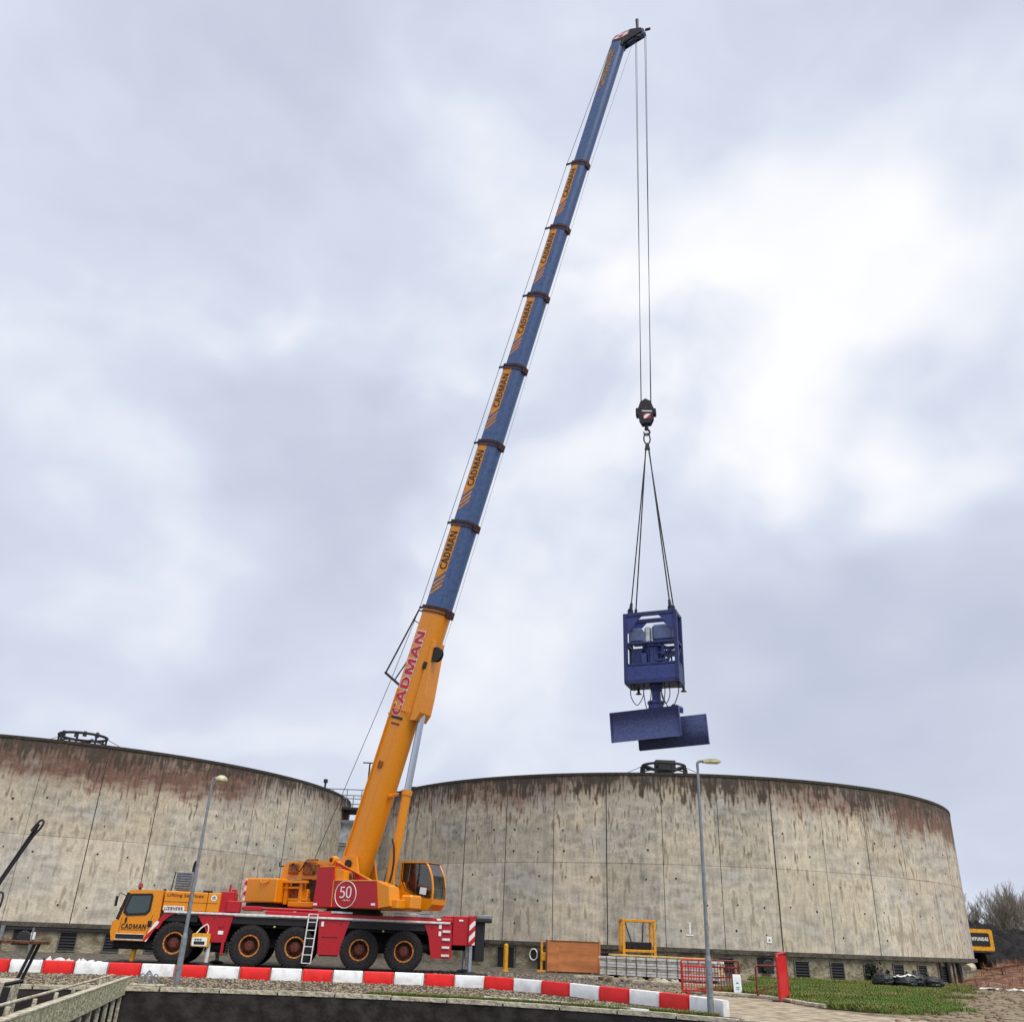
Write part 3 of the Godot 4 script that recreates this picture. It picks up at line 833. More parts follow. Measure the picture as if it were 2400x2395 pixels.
func ground_cover():
	var rr = RandomNumberGenerator.new(); rr.seed = 91
	# loose stones
	for v in 3:
		begin(); blob(Vector3.ZERO, Vector3(0.026, 0.016, 0.021), 50 + v, 0.8, 6, 4, 1.2)
		var ms = mesh_now()
		var xf = []
		for i in 2600:
			var a = rr.randf_range(PI - 0.62, PI + 0.5); var r = PIT_R + 0.35 + rr.randf() * 5.2
			var p = Vector3(PIT_C.x + sin(a) * r, 0.012, PIT_C.z + cos(a) * r)
			if p.x > 0.8 and p.z < -22.0 - (4.6 - p.x) * 1.35: continue
			if p.x > 4.3: continue
			xf.append(Transform3D(Basis(Vector3.UP, rr.randf() * TAU).scaled(Vector3.ONE * rr.randf_range(0.5, 1.6)), p))
		for i in 900:
			var p = Vector3(rr.randf_range(-3, 9), 0.008, rr.randf_range(-40, -29))
			xf.append(Transform3D(Basis(Vector3.UP, rr.randf() * TAU).scaled(Vector3.ONE * rr.randf_range(0.6, 2.0)), p))
		scatter("loose_stones", ["pale loose stones scattered on the gravel strip", "brown loose stones scattered on the gravel strip", "dark loose stones scattered on the gravel strip"][v], "stones", ms, [M.stone_b, M.stone_a, M.concrete_dark][v], xf)
	# grass: a blade tuft of seven crossed, bent leaves
	for v in 2:
		begin()
		for b in 9:
			var a = rr.randf() * TAU; var h = rr.randf_range(0.06, 0.15); var w = rr.randf_range(0.006, 0.011)
			var d = Vector3(cos(a), 0, sin(a)); var s = Vector3(-d.z, 0, d.x) * w
			var o = d * rr.randf_range(0.0, 0.07); var mid = o + d * h * 0.25 + Vector3(0, h * 0.65, 0); var tip = o + d * h * 0.75 + Vector3(0, h, 0)
			quad(o - s, o + s, mid + s * 0.8, mid - s * 0.8); quad(mid - s * 0.8, mid + s * 0.8, tip, tip)
		var ms = mesh_now()
		var poly = PackedVector2Array([Vector2(6.4, -31.0), Vector2(7.95, -29.6), Vector2(8.2, -27.4), Vector2(8.6, -25.1), Vector2(9.7, -23.9), Vector2(11.7, -24.5), Vector2(13.9, -27.6), Vector2(17.3, -33.0), Vector2(19.4, -38.5), Vector2(20.8, -42.5), Vector2(22.5, -46.2), Vector2(19.6, -47.0), Vector2(15.0, -45.2), Vector2(11.4, -44.4), Vector2(11.0, -40), Vector2(9.4, -37.2)])
		var xf = []
		var patch = FastNoiseLite.new(); patch.seed = 4; patch.frequency = 0.25
		while xf.size() < (18000 if v == 0 else 5500):
			var p = Vector2(rr.randf_range(6, 23), rr.randf_range(-47.2, -23.5))
			if not Geometry2D.is_point_in_polygon(p, poly): continue
			var g = patch.get_noise_2d(p.x, p.y)
			var edge = p.x - (9.0 + (-24.0 - p.y) * 0.5)
			if rr.randf() < edge * 0.32 + 0.25 + g * 0.9: continue
			if v == 1 and g < 0.0 and p.x < 15.0: continue
			xf.append(Transform3D(Basis(Vector3.UP, rr.randf() * TAU).scaled(Vector3.ONE * rr.randf_range(0.4, 1.2 + g * 0.5)), Vector3(p.x, 0.016, p.y)))
		# verge by the basin kerb
		for i in (1500 if v == 0 else 500):
			var a = rr.randf_range(PI - 0.60, PI - 0.08); var r = PIT_R + 0.32 + absf(rr.randfn(0.0, 0.28))
			xf.append(Transform3D(Basis(Vector3.UP, rr.randf() * TAU).scaled(Vector3.ONE * rr.randf_range(0.3, 0.75)), Vector3(PIT_C.x + sin(a) * r, 0.008, PIT_C.z + cos(a) * r)))
		scatter("grass", ["green grass growing in front of the right tank", "dry yellowish blades among the grass before the right tank"][v], "grass", ms, M.leaf if v == 0 else M.straw, xf)
	# clods and stones on the muddy ground at the right
	begin(); blob(Vector3.ZERO, Vector3(0.07, 0.04, 0.055), 58, 0.9, 7, 5, 1.4)
	var clod = mesh_now()
	var cx = []
	for i in 2600:
		var p = Vector3(rr.randf_range(8.5, 30), 0.0, rr.randf_range(-47, -20))
		if p.x < 9.5 + (-24.0 - p.z) * 0.35: continue
		p.y = ground_height(p.x, p.z)
		cx.append(Transform3D(Basis(Vector3.UP, rr.randf() * TAU).scaled(Vector3.ONE * rr.randf_range(0.3, 1.4)), p))
	scatter("mud_clods", "brown clods of mud scattered on the ground at lower right", "mud", clod, M.clod, cx)
	# dry stalks on the bank
	begin()
	for b in 6:
		var a = rr.randf() * TAU; var h = rr.randf_range(0.25, 0.6)
		var d = Vector3(cos(a), 0, sin(a)); var s = Vector3(-d.z, 0, d.x) * 0.012
		quad(d * 0.05 - s, d * 0.05 + s, d * 0.2 + Vector3(0, h, 0) + s * 0.4, d * 0.2 + Vector3(0, h, 0) - s * 0.4)
	var stalk = mesh_now()
	var xs = []
	for i in 2200:
		var x = rr.randf_range(22, 46); var z = rr.randf_range(-72, -44)
		if rr.randf() > 0.25 + 0.6 * smoothstep(24.0, 32.0, x): continue
		xs.append(Transform3D(Basis(Vector3.UP, rr.randf() * TAU).scaled(Vector3.ONE * rr.randf_range(0.5, 1.1)), Vector3(x, ground_height(x, z) - 0.02, z)))
	scatter("dry_stalks", "dry brown stalks covering the bank at the far right", "plants", stalk, M.stalk, xs)

# ---------------------------------------------------------------- the crane
# crane frame: x along the carrier from the first axle to the rear, y up, z towards the basin; z = 0 is the near tyre face
const CRANE_AT := Vector3(-11.6207, 0, -35.5366)
const CRANE_TURN := 0.1246
const SLEW := 0.6476        # superstructure swung this far towards the basin
const LUFF := 1.29          # boom angle
const SLEW_AT := Vector3(6.3, 0, -1.375)
const FOOT := Vector3(6.33, 3.69, -1.39)
var crane: Node3D

func super_xf() -> Transform3D:
	var c = cos(SLEW); var s = sin(SLEW)
	return Transform3D(Basis(Vector3(c, 0, s), Vector3.UP, Vector3(-s, 0, c)), SLEW_AT)

func boom_xf() -> Transform3D:
	var c = cos(SLEW); var s = sin(SLEW); var ct = cos(LUFF); var st = sin(LUFF)
	return Transform3D(Basis(Vector3(ct * c, st, ct * s), Vector3(-st * c, ct, -st * s), Vector3(-s, 0, c)), FOOT)

func wheel(x: float, z: float, side: float, turn: float):
	var w = Node3D.new(); w.name = "wheel"; crane.add_child(w, true)
	w.position = Vector3(x, 0.7, z); w.rotation.y = turn
	var ax = Vector3(0, 0, side)
	begin()
	lathe([Vector2(0.36, -0.19), Vector2(0.42, -0.20), Vector2(0.56, -0.21), Vector2(0.655, -0.19), Vector2(0.69, -0.15), Vector2(0.69, 0.15), Vector2(0.655, 0.19), Vector2(0.56, 0.21), Vector2(0.42, 0.20), Vector2(0.36, 0.17)], Vector3.ZERO, ax, 40)
	for k in 36:
		var a = TAU * k / 36
		for s in [-1.0, 1.0]:
			var aa = a + (TAU / 72 if s > 0 else 0.0)
			var e = Vector3(cos(aa), sin(aa), 0)
			box(e * 0.688 + Vector3(0, 0, s * 0.10), Vector3(0.05, 0.065, 0.17), 0.0, Basis(e, Vector3(-sin(aa), cos(aa), 0.35 * s).normalized(), Vector3(0, 0, 1)).orthonormalized())
	part(w, "tyre", M.tyre)
	begin()
	lathe([Vector2(0.30, -0.18), Vector2(0.365, -0.18), Vector2(0.375, 0.17), Vector2(0.36, 0.20), Vector2(0.325, 0.195), Vector2(0.315, 0.12), Vector2(0.31, 0.06)], Vector3.ZERO, ax, 36)
	part(w, "rim", M.rim)
	begin()
	lathe([Vector2(0.312, 0.07), Vector2(0.30, 0.02), Vector2(0.22, -0.01), Vector2(0.0, -0.01)], Vector3.ZERO, ax, 30)
	part(w, "wheel_disc", M.brown)
	begin()
	lathe([Vector2(0.215, -0.008), Vector2(0.205, 0.05), Vector2(0.17, 0.06), Vector2(0.16, 0.12), Vector2(0.13, 0.14), Vector2(0.0, 0.145)], Vector3.ZERO, ax, 20)
	for k in 10:
		var a = TAU * k / 10
		cyl(Vector3(cos(a) * 0.265, sin(a) * 0.265, 0.0), Vector3(cos(a) * 0.265, sin(a) * 0.265, side * 0.06), 0.018, -1, 6)
		var a2 = a + 0.3
		cyl(Vector3(cos(a2) * 0.15, sin(a2) * 0.15, side * 0.1), Vector3(cos(a2) * 0.15, sin(a2) * 0.15, side * 0.16), 0.014, -1, 6)
	part(w, "hub", M.hub)

func build_carrier():
	var c = crane
	begin()
	box(Vector3(4.9, 1.05, -1.37), Vector3(11.6, 0.5, 1.0), 0.03)
	box(Vector3(4.9, 1.45, -1.37), Vector3(11.2, 0.3, 2.3), 0.02)
	for x in [0.0, 2.68, 4.33, 6.67, 8.32]: cyl(Vector3(x, 0.7, -0.2), Vector3(x, 0.7, -2.5), 0.14, -1, 10)
	for x in [1.3, 3.5, 5.5, 7.5, 9.5]: box(Vector3(x, 0.78, -1.37), Vector3(0.5, 0.35, 1.6), 0.05)
	part(c, "chassis", M.underside)
	for q in [[0.0, 0.10], [2.68, 0.06], [4.33, 0.0], [6.67, 0.0], [8.32, 0.0]]:
		wheel(q[0], -0.20, 1.0, q[1]); wheel(q[0], -2.55, -1.0, q[1])
	# fenders: dark arches above the axle groups
	for q in [[-0.62, 0.72, 0.0], [1.9, 5.1, 0.0], [6.0, 9.1, 0.0]]:
		begin()
		box(Vector3((q[0] + q[1]) / 2, 1.53, -0.36), Vector3(q[1] - q[0], 0.26, 0.6), 0.02)
		part(c, "mudguard", M.black)
		begin(); box(Vector3((q[0] + q[1]) / 2, 1.53, -2.39), Vector3(q[1] - q[0], 0.26, 0.6), 0.02); part(c, "mudguard", M.black)
	begin(); prism([Vector2(-0.66, 1.40), Vector2(-0.50, 1.685), Vector2(-0.05, 1.685), Vector2(-0.28, 1.58), Vector2(-0.48, 1.40), Vector2(-0.60, 1.15), Vector2(-0.78, 1.15)], -0.30, -0.012); part(c, "arch_panel", M.red)
	# deck
	begin()
	box(Vector3(6.6, 1.80, -1.37), Vector3(7.0, 0.16, 2.62), 0.02)
	part(c, "deck", M.red)
	begin()
	box(Vector3(4.9, 1.91, -0.5), Vector3(1.4, 0.1, 0.5), 0.02); box(Vector3(3.6, 1.92, -0.42), Vector3(0.9, 0.12, 0.4), 0.02); box(Vector3(2.6, 1.95, -0.5), Vector3(0.7, 0.16, 0.6), 0.02)
	cyl(Vector3(2.2, 1.96, -0.25), Vector3(5.0, 1.96, -0.25), 0.05, -1, 8)
	part(c, "deck_lockers", M.red)
	begin(); box(Vector3(8.6, 1.94, -0.15), Vector3(1.5, 0.12, 0.2), 0.02); part(c, "deck_step", M.alu)
	begin(); box(Vector3(5.9, 1.93, -0.1), Vector3(0.8, 0.07, 0.12), 0.01); part(c, "deck_step", M.alu)
	begin(); box(Vector3(4.74, 1.722, 0.0), Vector3(10.5, 0.07, 0.06), 0.01); part(c, "side_rail", M.white)
	begin(); box(Vector3(4.74, 1.722, -2.75), Vector3(10.5, 0.07, 0.06), 0.01); part(c, "side_rail", M.white)
	# red side panels between the axles
	begin()
	prism([Vector2(0.66, 1.685), Vector2(1.98, 1.685), Vector2(1.82, 0.78), Vector2(1.22, 0.78), Vector2(1.05, 1.2)], -0.30, -0.02)
	box(Vector3(1.62, 2.1, -0.75), Vector3(0.5, 0.78, 1.0), 0.03); box(Vector3(1.9, 1.98, -0.3), Vector3(0.5, 0.4, 0.4), 0.03)
	cyl(Vector3(1.66, 2.3, -0.35), Vector3(1.66, 2.72, -0.35), 0.04, -1, 8); box(Vector3(1.8, 2.5, -0.5), Vector3(0.16, 0.16, 0.16), 0.02)
	part(c, "side_panel", M.red)
	begin()
	prism([Vector2(5.1, 1.685), Vector2(6.25, 1.685), Vector2(6.08, 1.15), Vector2(5.96, 0.5), Vector2(5.16, 0.5)], -0.34, -0.03); part(c, "side_panel", M.red)
	begin()
	prism([Vector2(9.0, 1.685), Vector2(10.06, 1.685), Vector2(10.1, 0.52), Vector2(9.34, 0.52), Vector2(9.2, 1.25)], -0.34, -0.03); part(c, "side_panel", M.red)
	begin(); prism([Vector2(1.0, 1.685), Vector2(1.95, 1.685), Vector2(1.82, 0.78), Vector2(1.22, 0.78)], -2.72, -2.45); prism([Vector2(5.1, 1.685), Vector2(6.25, 1.685), Vector2(5.96, 0.5), Vector2(5.16, 0.5)], -2.72, -2.45); part(c, "side_panel", M.red)
	begin(); prism([Vector2(1.72, 1.5), Vector2(1.82, 1.5), Vector2(1.80, 0.4), Vector2(1.70, 0.4)], -0.02, 0.02); cyl(Vector3(1.6, 1.35, -0.02), Vector3(1.6, 1.35, 0.02), 0.07, -1, 12); part(c, "hose_reel", M.red)
	for k in 4:
		begin(); box(Vector3(9.86, 0.62 + 0.27 * k, 0.0), Vector3(0.30, 0.08, 0.06), 0.01); part(c, "step", M.white)
	for q in [[5.24, 1.52], [9.62, 1.6], [9.62, 1.35]]:
		begin(); box(Vector3(q[0], q[1], -0.02), Vector3(0.1, 0.16, 0.03), 0.005); part(c, "warning_plate", M.white_print)
	begin(); box(Vector3(1.62, 1.1, -0.01), Vector3(0.2, 0.12, 0.02), 0.004); part(c, "warning_plate", M.white_print)
	# small fittings: tanks, lamps, straps below the deck
	for q in [[1.42, 0.62, 0.16], [5.55, 0.62, 0.0], [9.2, 0.85, 0.0]]:
		begin(); cyl(Vector3(q[0] - 0.35, q[1], -0.55), Vector3(q[0] + 0.35, q[1], -0.55), 0.17, -1, 16); part(c, "air_tank", M.dark)
	for x in [3.5, 7.5]:
		begin(); box(Vector3(x, 1.36, -0.07), Vector3(0.07, 0.05, 0.03), 0.008); part(c, "marker_lamp", M.lens)
	for x in [0.8, 1.3, 5.3, 5.9, 9.3]:
		begin(); cyl(Vector3(x, 1.55, -0.03), Vector3(x, 1.55, -0.005), 0.025, -1, 8); part(c, "bolt_head", M.dark)
	for x in [2.68, 4.33, 6.67, 8.32]:
		begin(); cyl(Vector3(x + 0.28, 0.8, -0.5), Vector3(x + 0.2, 1.4, -0.5), 0.06, -1, 10); part(c, "suspension_strut", M.galv)
	begin(); box(Vector3(5.55, 1.1, -0.022), Vector3(0.6, 0.012, 0.02)); part(c, "panel_seam", M.dark)
	for x in [9.55, 10.4]:
		begin(); box(Vector3(x, 1.83, -0.03), Vector3(0.16, 0.06, 0.04), 0.008); part(c, "reflector", M.white_print)
	# ladder leaning on the rail
	begin()
	for x in [[4.66, 4.71], [4.98, 5.04]]: bar(Vector3(x[0], 0.22, 0.26), Vector3(x[1], 1.84, 0.06), 0.035, 0.035)
	for k in 7:
		var f = k / 6.0
		bar(Vector3(lerpf(4.66, 4.71, f), lerpf(0.22, 1.84, f), lerpf(0.26, 0.06, f)), Vector3(lerpf(4.98, 5.04, f), lerpf(0.22, 1.84, f), lerpf(0.26, 0.06, f)), 0.03, 0.028)
	part(c, "ladder", M.white)
	# outrigger boxes with jacks
	begin()
	box(Vector3(10.42, 1.48, -1.37), Vector3(0.66, 1.02, 2.68), 0.03); box(Vector3(10.0, 1.87, -1.37), Vector3(0.5, 0.2, 2.4), 0.02)
	part(c, "outrigger_box", M.red)
	begin(); box(Vector3(10.82, 1.5, -0.12), Vector3(0.26, 1.02, 0.36), 0.02); var o1 = part(c, "outrigger_head", M.red)
	begin(); box(Vector3(10.83, 1.42, 0.068), Vector3(0.22, 0.82, 0.012)); part(o1, "hatched_plate", M.hatch)
	for q in [[10.82, -0.15], [10.82, -2.6], [1.25, -0.12], [1.25, -2.6]]:
		begin(); cyl(Vector3(q[0], 0.12, q[1]), Vector3(q[0], 0.98, q[1]), 0.075, -1, 14); var j = part(c, "jack", M.chrome if q[0] > 5 else M.white)
		begin(); lathe([Vector2(0, 0.12), Vector2(0.12, 0.12), Vector2(0.26, 0.07), Vector2(0.28, 0.02), Vector2(0, 0.02)], Vector3(q[0], 0, q[1]), Vector3.UP, 16); part(j, "jack_foot", M.dark)
	begin(); cyl(Vector3(-1.42, 0.06, -0.5), Vector3(-1.36, 0.95, -0.5), 0.085, -1, 14); part(c, "front_prop", M.yellow)
	# rear end: dark frame, light plate
	begin()
	box(Vector3(11.16, 1.2, -1.37), Vector3(0.36, 1.46, 2.3), 0.02)
	box(Vector3(11.24, 1.85, -0.6), Vector3(0.7, 0.12, 1.0), 0.02); cyl(Vector3(11.3, 0.5, -0.35), Vector3(11.3, 1.8, -0.35), 0.06, -1, 8); cyl(Vector3(11.42, 0.95, -0.4), Vector3(11.42, 1.15, -0.4), 0.12, -1, 10)
	part(c, "rear_frame", M.black)
	begin(); box(Vector3(11.3, 1.985, -0.8), Vector3(0.62, 0.13, 1.3), 0.02); part(c, "rear_plate", M.galv)
	# driver's cab
	begin()
	prism([Vector2(-2.17, 0.72), Vector2(-2.25, 1.0), Vector2(-2.25, 1.33), Vector2(-2.13, 1.40), Vector2(-1.90, 2.32), Vector2(-1.80, 2.40), Vector2(-0.66, 2.43), Vector2(-0.64, 1.5), Vector2(-0.74, 1.22), Vector2(-1.0, 0.72)], -2.68, -0.03)
	var cab = part(c, "driver_cab", M.orange)
	begin()
	prism([Vector2(-1.80, 2.27), Vector2(-1.04, 2.31), Vector2(-0.98, 2.22), Vector2(-0.99, 1.72), Vector2(-1.12, 1.58), Vector2(-1.78, 1.53), Vector2(-1.93, 1.64), Vector2(-1.92, 1.80)], -0.03, -0.012)
	var wf = part(cab, "window_frame", M.black)
	begin()
	prism([Vector2(-1.72, 2.19), Vector2(-1.09, 2.23), Vector2(-1.06, 2.18), Vector2(-1.07, 1.76), Vector2(-1.17, 1.65), Vector2(-1.74, 1.61), Vector2(-1.84, 1.70), Vector2(-1.83, 1.80)], -0.012, -0.004)
	part(cab, "side_window", M.window)
	begin()
	quad(Vector3(-2.142, 1.42, -0.14), Vector3(-2.142, 1.42, -2.56), Vector3(-1.922, 2.28, -2.50), Vector3(-1.922, 2.28, -0.20), Vector3(0, 1.8, -1.3)); part(cab, "windscreen", M.window)
	begin(); bar(Vector3(-2.09, 1.41, -0.06), Vector3(-1.865, 2.30, -0.06), 0.08, 0.12, Vector3.UP); part(cab, "pillar", M.black)
	begin(); box(Vector3(-1.545, 0.86, -0.024), Vector3(0.96, 0.15, 0.02)); box(Vector3(-0.93, 1.30, -0.02), Vector3(0.15, 0.2, 0.03), 0.02); part(cab, "step_recess", M.black)
	begin(); box(Vector3(-1.545, 0.945, -0.016), Vector3(0.98, 0.02, 0.04)); box(Vector3(-1.56, 0.765, -0.016), Vector3(1.0, 0.03, 0.04)); part(cab, "trim", M.white)
	begin(); box(Vector3(-1.78, 1.40, -0.01), Vector3(0.07, 0.16, 0.03), 0.01); part(cab, "door_handle", M.black)
	begin(); letters("CADMAN", Transform3D(Basis.IDENTITY, Vector3(-1.47, 1.20, -0.022)), 0.155, 0.012, 0.86); part(cab, "lettering", M.black_print)
	begin(); box(Vector3(-1.47, 1.085, -0.028), Vector3(0.86, 0.012, 0.012)); part(cab, "door_line", M.dark)
	begin()
	for s in [0.012, -0.012]:
		bar(Vector3(-1.96, 0.96, -0.026), Vector3(-1.93, 1.48, -0.026), 0.008, 0.012); bar(Vector3(-0.99, 0.96, -0.026), Vector3(-0.88, 1.6, -0.026), 0.008, 0.012)
	part(cab, "door_seam", M.dark)
	begin(); bar(Vector3(-1.0, 0.74, -0.015), Vector3(-0.66, 1.40, -0.015), 0.03, 0.13, Vector3.UP); part(cab, "hatched_strip", M.hatch)
	begin(); cyl(Vector3(-1.62, 2.40, -0.5), Vector3(-1.62, 2.5, -0.5), 0.05, -1, 10); var be = part(cab, "beacon", M.dark)
	begin(); lathe([Vector2(0.08, 0), Vector2(0.09, 0.02), Vector2(0.07, 0.14), Vector2(0, 0.17)], Vector3(-1.62, 2.5, -0.5), Vector3.UP, 12); part(be, "beacon_lens", M.amber)
	begin(); tube([Vector3(-1.95, 2.2, 0.0), Vector3(-2.12, 2.28, 0.2), Vector3(-2.16, 2.1, 0.24)], 0.015, 6); box(Vector3(-2.18, 2.0, 0.25), Vector3(0.06, 0.34, 0.2), 0.02); part(cab, "mirror", M.black)
	for z in [-0.35, -2.35]:
		begin(); box(Vector3(-2.26, 1.12, z), Vector3(0.04, 0.18, 0.42), 0.01); part(cab, "headlight", M.alu)
	begin(); box(Vector3(-1.4, 0.6, -1.37), Vector3(1.5, 0.3, 2.2), 0.05); part(c, "front_axle_guard", M.underside)
	# engine cover of three panels
	for q in [[-0.61, 0.28], [0.295, 0.93], [0.945, 1.40]]:
		begin(); box(Vector3((q[0] + q[1]) / 2, 2.085, -1.37), Vector3(q[1] - q[0], 0.655, 2.6), 0.025); part(c, "engine_cover", M.orange)
	begin(); box(Vector3(0.4, 2.085, -1.37), Vector3(1.9, 0.58, 2.54)); part(c, "engine_block", M.black)
	begin(); box(Vector3(0.37, 2.06, -0.068), Vector3(1.94, 0.012, 0.01)); part(c, "cover_seam", M.dark)
	begin(); letters("Lifting Services", Transform3D(Basis.IDENTITY, Vector3(0.14, 2.27, -0.066)), 0.10, 0.008, 1.3); part(c, "lettering", M.dark_print)
	begin(); letters("LIEBHERR", Transform3D(Basis.IDENTITY, Vector3(-0.20, 1.84, -0.060)), 0.105, 0.012, 0.66); part(c, "lettering", M.black_print)
	begin(); box(Vector3(-0.20, 1.845, -0.067), Vector3(0.74, 0.15, 0.008)); part(c, "badge", M.white_print)
	begin(); cyl(Vector3(1.17, 2.24, -0.07), Vector3(1.17, 2.24, -0.062), 0.105, -1, 24); var em = part(c, "emblem", M.white_print)
	begin(); lathe([Vector2(0.04, 0.0), Vector2(0.065, 0.0)], Vector3(1.17, 2.24, -0.058), Vector3.BACK, 20); cyl(Vector3(1.17, 2.25, -0.062), Vector3(1.17, 2.25, -0.057), 0.025, -1, 10); part(em, "emblem_mark", M.emblem)
	begin(); box(Vector3(0.88, 2.45, -0.3), Vector3(0.32, 0.08, 0.3), 0.02); box(Vector3(-0.7, 2.46, -0.4), Vector3(0.1, 0.06, 0.1), 0.02); part(c, "intake", M.black)
	# exhaust box with pipe
	begin(); box(Vector3(-0.12, 2.79, -0.9), Vector3(0.58, 0.66, 0.7), 0.03); var ex = part(c, "exhaust_box", M.galv)
	begin()
	for k in 7: box(Vector3(-0.12, 2.53 + 0.085 * k, -0.545), Vector3(0.52, 0.02, 0.012))
	part(ex, "louvre", M.dark)
	begin(); tube(curve_pts([Vector3(0.12, 3.1, -0.9), Vector3(0.12, 3.25, -0.9), Vector3(0.14, 3.42, -0.88), Vector3(0.18, 3.5, -0.86)], 4), 0.07, 10); part(ex, "exhaust_pipe", M.black)
	for x in [-0.45, 0.22]:
		begin(); cyl(Vector3(x - 0.06, 2.42, -0.5), Vector3(x, 3.1, -0.5), 0.022, -1, 6); part(c, "grab_rail", M.black if x < 0 else M.galv)

func build_superstructure():
	var c = crane
	var S = super_xf()
	begin(S); lathe([Vector2(0, 1.86), Vector2(1.15, 1.86), Vector2(1.15, 2.0), Vector2(1.05, 2.02), Vector2(1.05, 2.10), Vector2(0, 2.10)], Vector3.ZERO, Vector3.UP, 36); part(c, "slew_ring", M.black)
	begin(S); box(Vector3(0.0, 2.19, 0), Vector3(5.0, 0.2, 2.1), 0.03); box(Vector3(-2.6, 2.5, 0), Vector3(1.6, 0.5, 1.5), 0.04); part(c, "turntable_frame", M.orange)
	# red covers on the near side
	begin(S); prism([Vector2(-0.98, 2.12), Vector2(-0.06, 2.12), Vector2(-0.10, 3.05), Vector2(-0.22, 3.50), Vector2(-0.92, 3.52)], 0.72, 1.30); part(c, "side_cover", M.red, "tall red cover behind the round logo")
	begin(S); prism([Vector2(-0.055, 2.7), Vector2(0.35, 2.7), Vector2(0.28, 3.40), Vector2(-0.20, 3.50)], 0.70, 1.2); box(Vector3(-0.55, 3.535, 1.0), Vector3(0.7, 0.03, 0.5), 0.01); part(c, "cover_side", M.orange)
	begin_trim(S)
	begin(S); prism([Vector2(-0.05, 2.12), Vector2(2.10, 2.12), Vector2(1.92, 3.04), Vector2(-0.05, 3.04)], 0.78, 1.305); var rb = part(c, "side_cover", M.red, "long red cover carrying the round 50 logo")
	begin(S); box(Vector3(0.92, 3.055, 1.04), Vector3(1.95, 0.03, 0.53), 0.01); part(c, "cover_top", M.orange)
	begin(S); prism([Vector2(2.105, 2.12), Vector2(2.62, 2.2), Vector2(2.5, 2.85), Vector2(1.93, 3.04)], 0.6, 1.26); part(c, "nose_cover", M.orange)
	for q in [[-0.86, 2.2], [1.9, 2.24]]:
		begin(S); box(Vector3(q[0], q[1], 1.31), Vector3(0.18, 0.08, 0.012)); part(c, "reflector", M.white_print)
	# round logo with 50
	begin(S)
	var pts = []
	for k in 41: pts.append(Vector3(0.56 + cos(TAU * k / 40) * 0.50, 2.56 + sin(TAU * k / 40) * 0.47, 1.308))
	tube(pts, 0.016, 6)
	letters("50", Transform3D(Basis.IDENTITY, Vector3(0.56, 2.64, 1.309)), 0.40, 0.008, 0.54, font_thin)
	for k in 5: bar(Vector3(0.45 + 0.07 * k, 2.36 + 0.03 * (k % 2), 1.309), Vector3(0.51 + 0.07 * k, 2.33 + 0.03 * ((k + 1) % 2), 1.309), 0.006, 0.015, Vector3.UP)
	part(rb, "logo", M.white_print)
	# counterweight
	begin(S); box(Vector3(-3.82, 2.66, 0), Vector3(1.86, 0.90, 2.7), 0.04); var cw = part(c, "counterweight", M.orange)
	begin(S); box(Vector3(-4.62, 2.66, 1.356), Vector3(0.22, 0.86, 0.012)); part(cw, "hatched_plate", M.hatch)
	begin(S); tube(curve_pts([Vector3(-3.75, 3.08, 1.36), Vector3(-3.72, 2.96, 1.40), Vector3(-3.55, 2.92, 1.41), Vector3(-3.38, 2.96, 1.40), Vector3(-3.35, 3.08, 1.36)], 4), 0.025, 6); part(cw, "lifting_eye", M.orange)
	begin(S); box(Vector3(-3.82, 2.14, 0), Vector3(1.6, 0.12, 2.3), 0.02); part(cw, "base_slab", M.dark)
	# tail: ribs, winch
	for q in [[-2.3, 3.0, 1.2, 0.10, 0.95], [-2.45, 2.78, 0.8, 0.06, 0.9], [-2.1, 2.36, 1.0, 0.08, 0.85]]:
		begin(S); box(Vector3(q[0], q[1], q[4]), Vector3(q[2], q[3], 0.2), 0.01); part(c, "tail_rib", M.orange)
	for x in [-2.75, -2.0]:
		begin(S); box(Vector3(x, 2.6, 0.84), Vector3(0.16, 0.85, 0.24), 0.01); part(c, "tail_post", M.orange)
	begin(S); box(Vector3(-2.4, 2.55, 0.66), Vector3(0.5, 0.6, 0.3), 0.03); part(c, "oil_cooler", M.rusty_orange)
	begin(S); box(Vector3(-1.9, 2.65, 0.2), Vector3(1.9, 0.9, 0.8), 0.02); part(c, "hydraulic_tank", M.brown)
	for z in [-0.62, 0.62]:
		begin(S); prism([Vector2(-3.4, 3.12), Vector2(-0.4, 3.12), Vector2(-0.55, 3.72), Vector2(-1.2, 3.80), Vector2(-3.1, 3.78), Vector2(-3.3, 3.6)], z - 0.05, z + 0.05); part(c, "winch_plate", M.orange)
	begin(S); lathe([Vector2(0, -0.55), Vector2(0.42, -0.55), Vector2(0.42, -0.5), Vector2(0.3, -0.5), Vector2(0.3, 0.5), Vector2(0.42, 0.5), Vector2(0.42, 0.55), Vector2(0, 0.55)], Vector3(-2.1, 3.45, 0), Vector3.BACK, 24); part(c, "winch_drum", M.dark)
	begin(S); box(Vector3(-2.7, 3.5, 0.72), Vector3(0.5, 0.4, 0.12), 0.03); box(Vector3(-1.9, 3.52, 0.72), Vector3(0.6, 0.5, 0.1), 0.03); cyl(Vector3(-1.35, 3.5, 0.66), Vector3(-1.35, 3.5, 0.85), 0.17, -1, 14); cyl(Vector3(-2.2, 3.82, 0.5), Vector3(-1.7, 3.82, 0.5), 0.07, -1, 10); part(c, "winch_motor", M.rusty_orange)
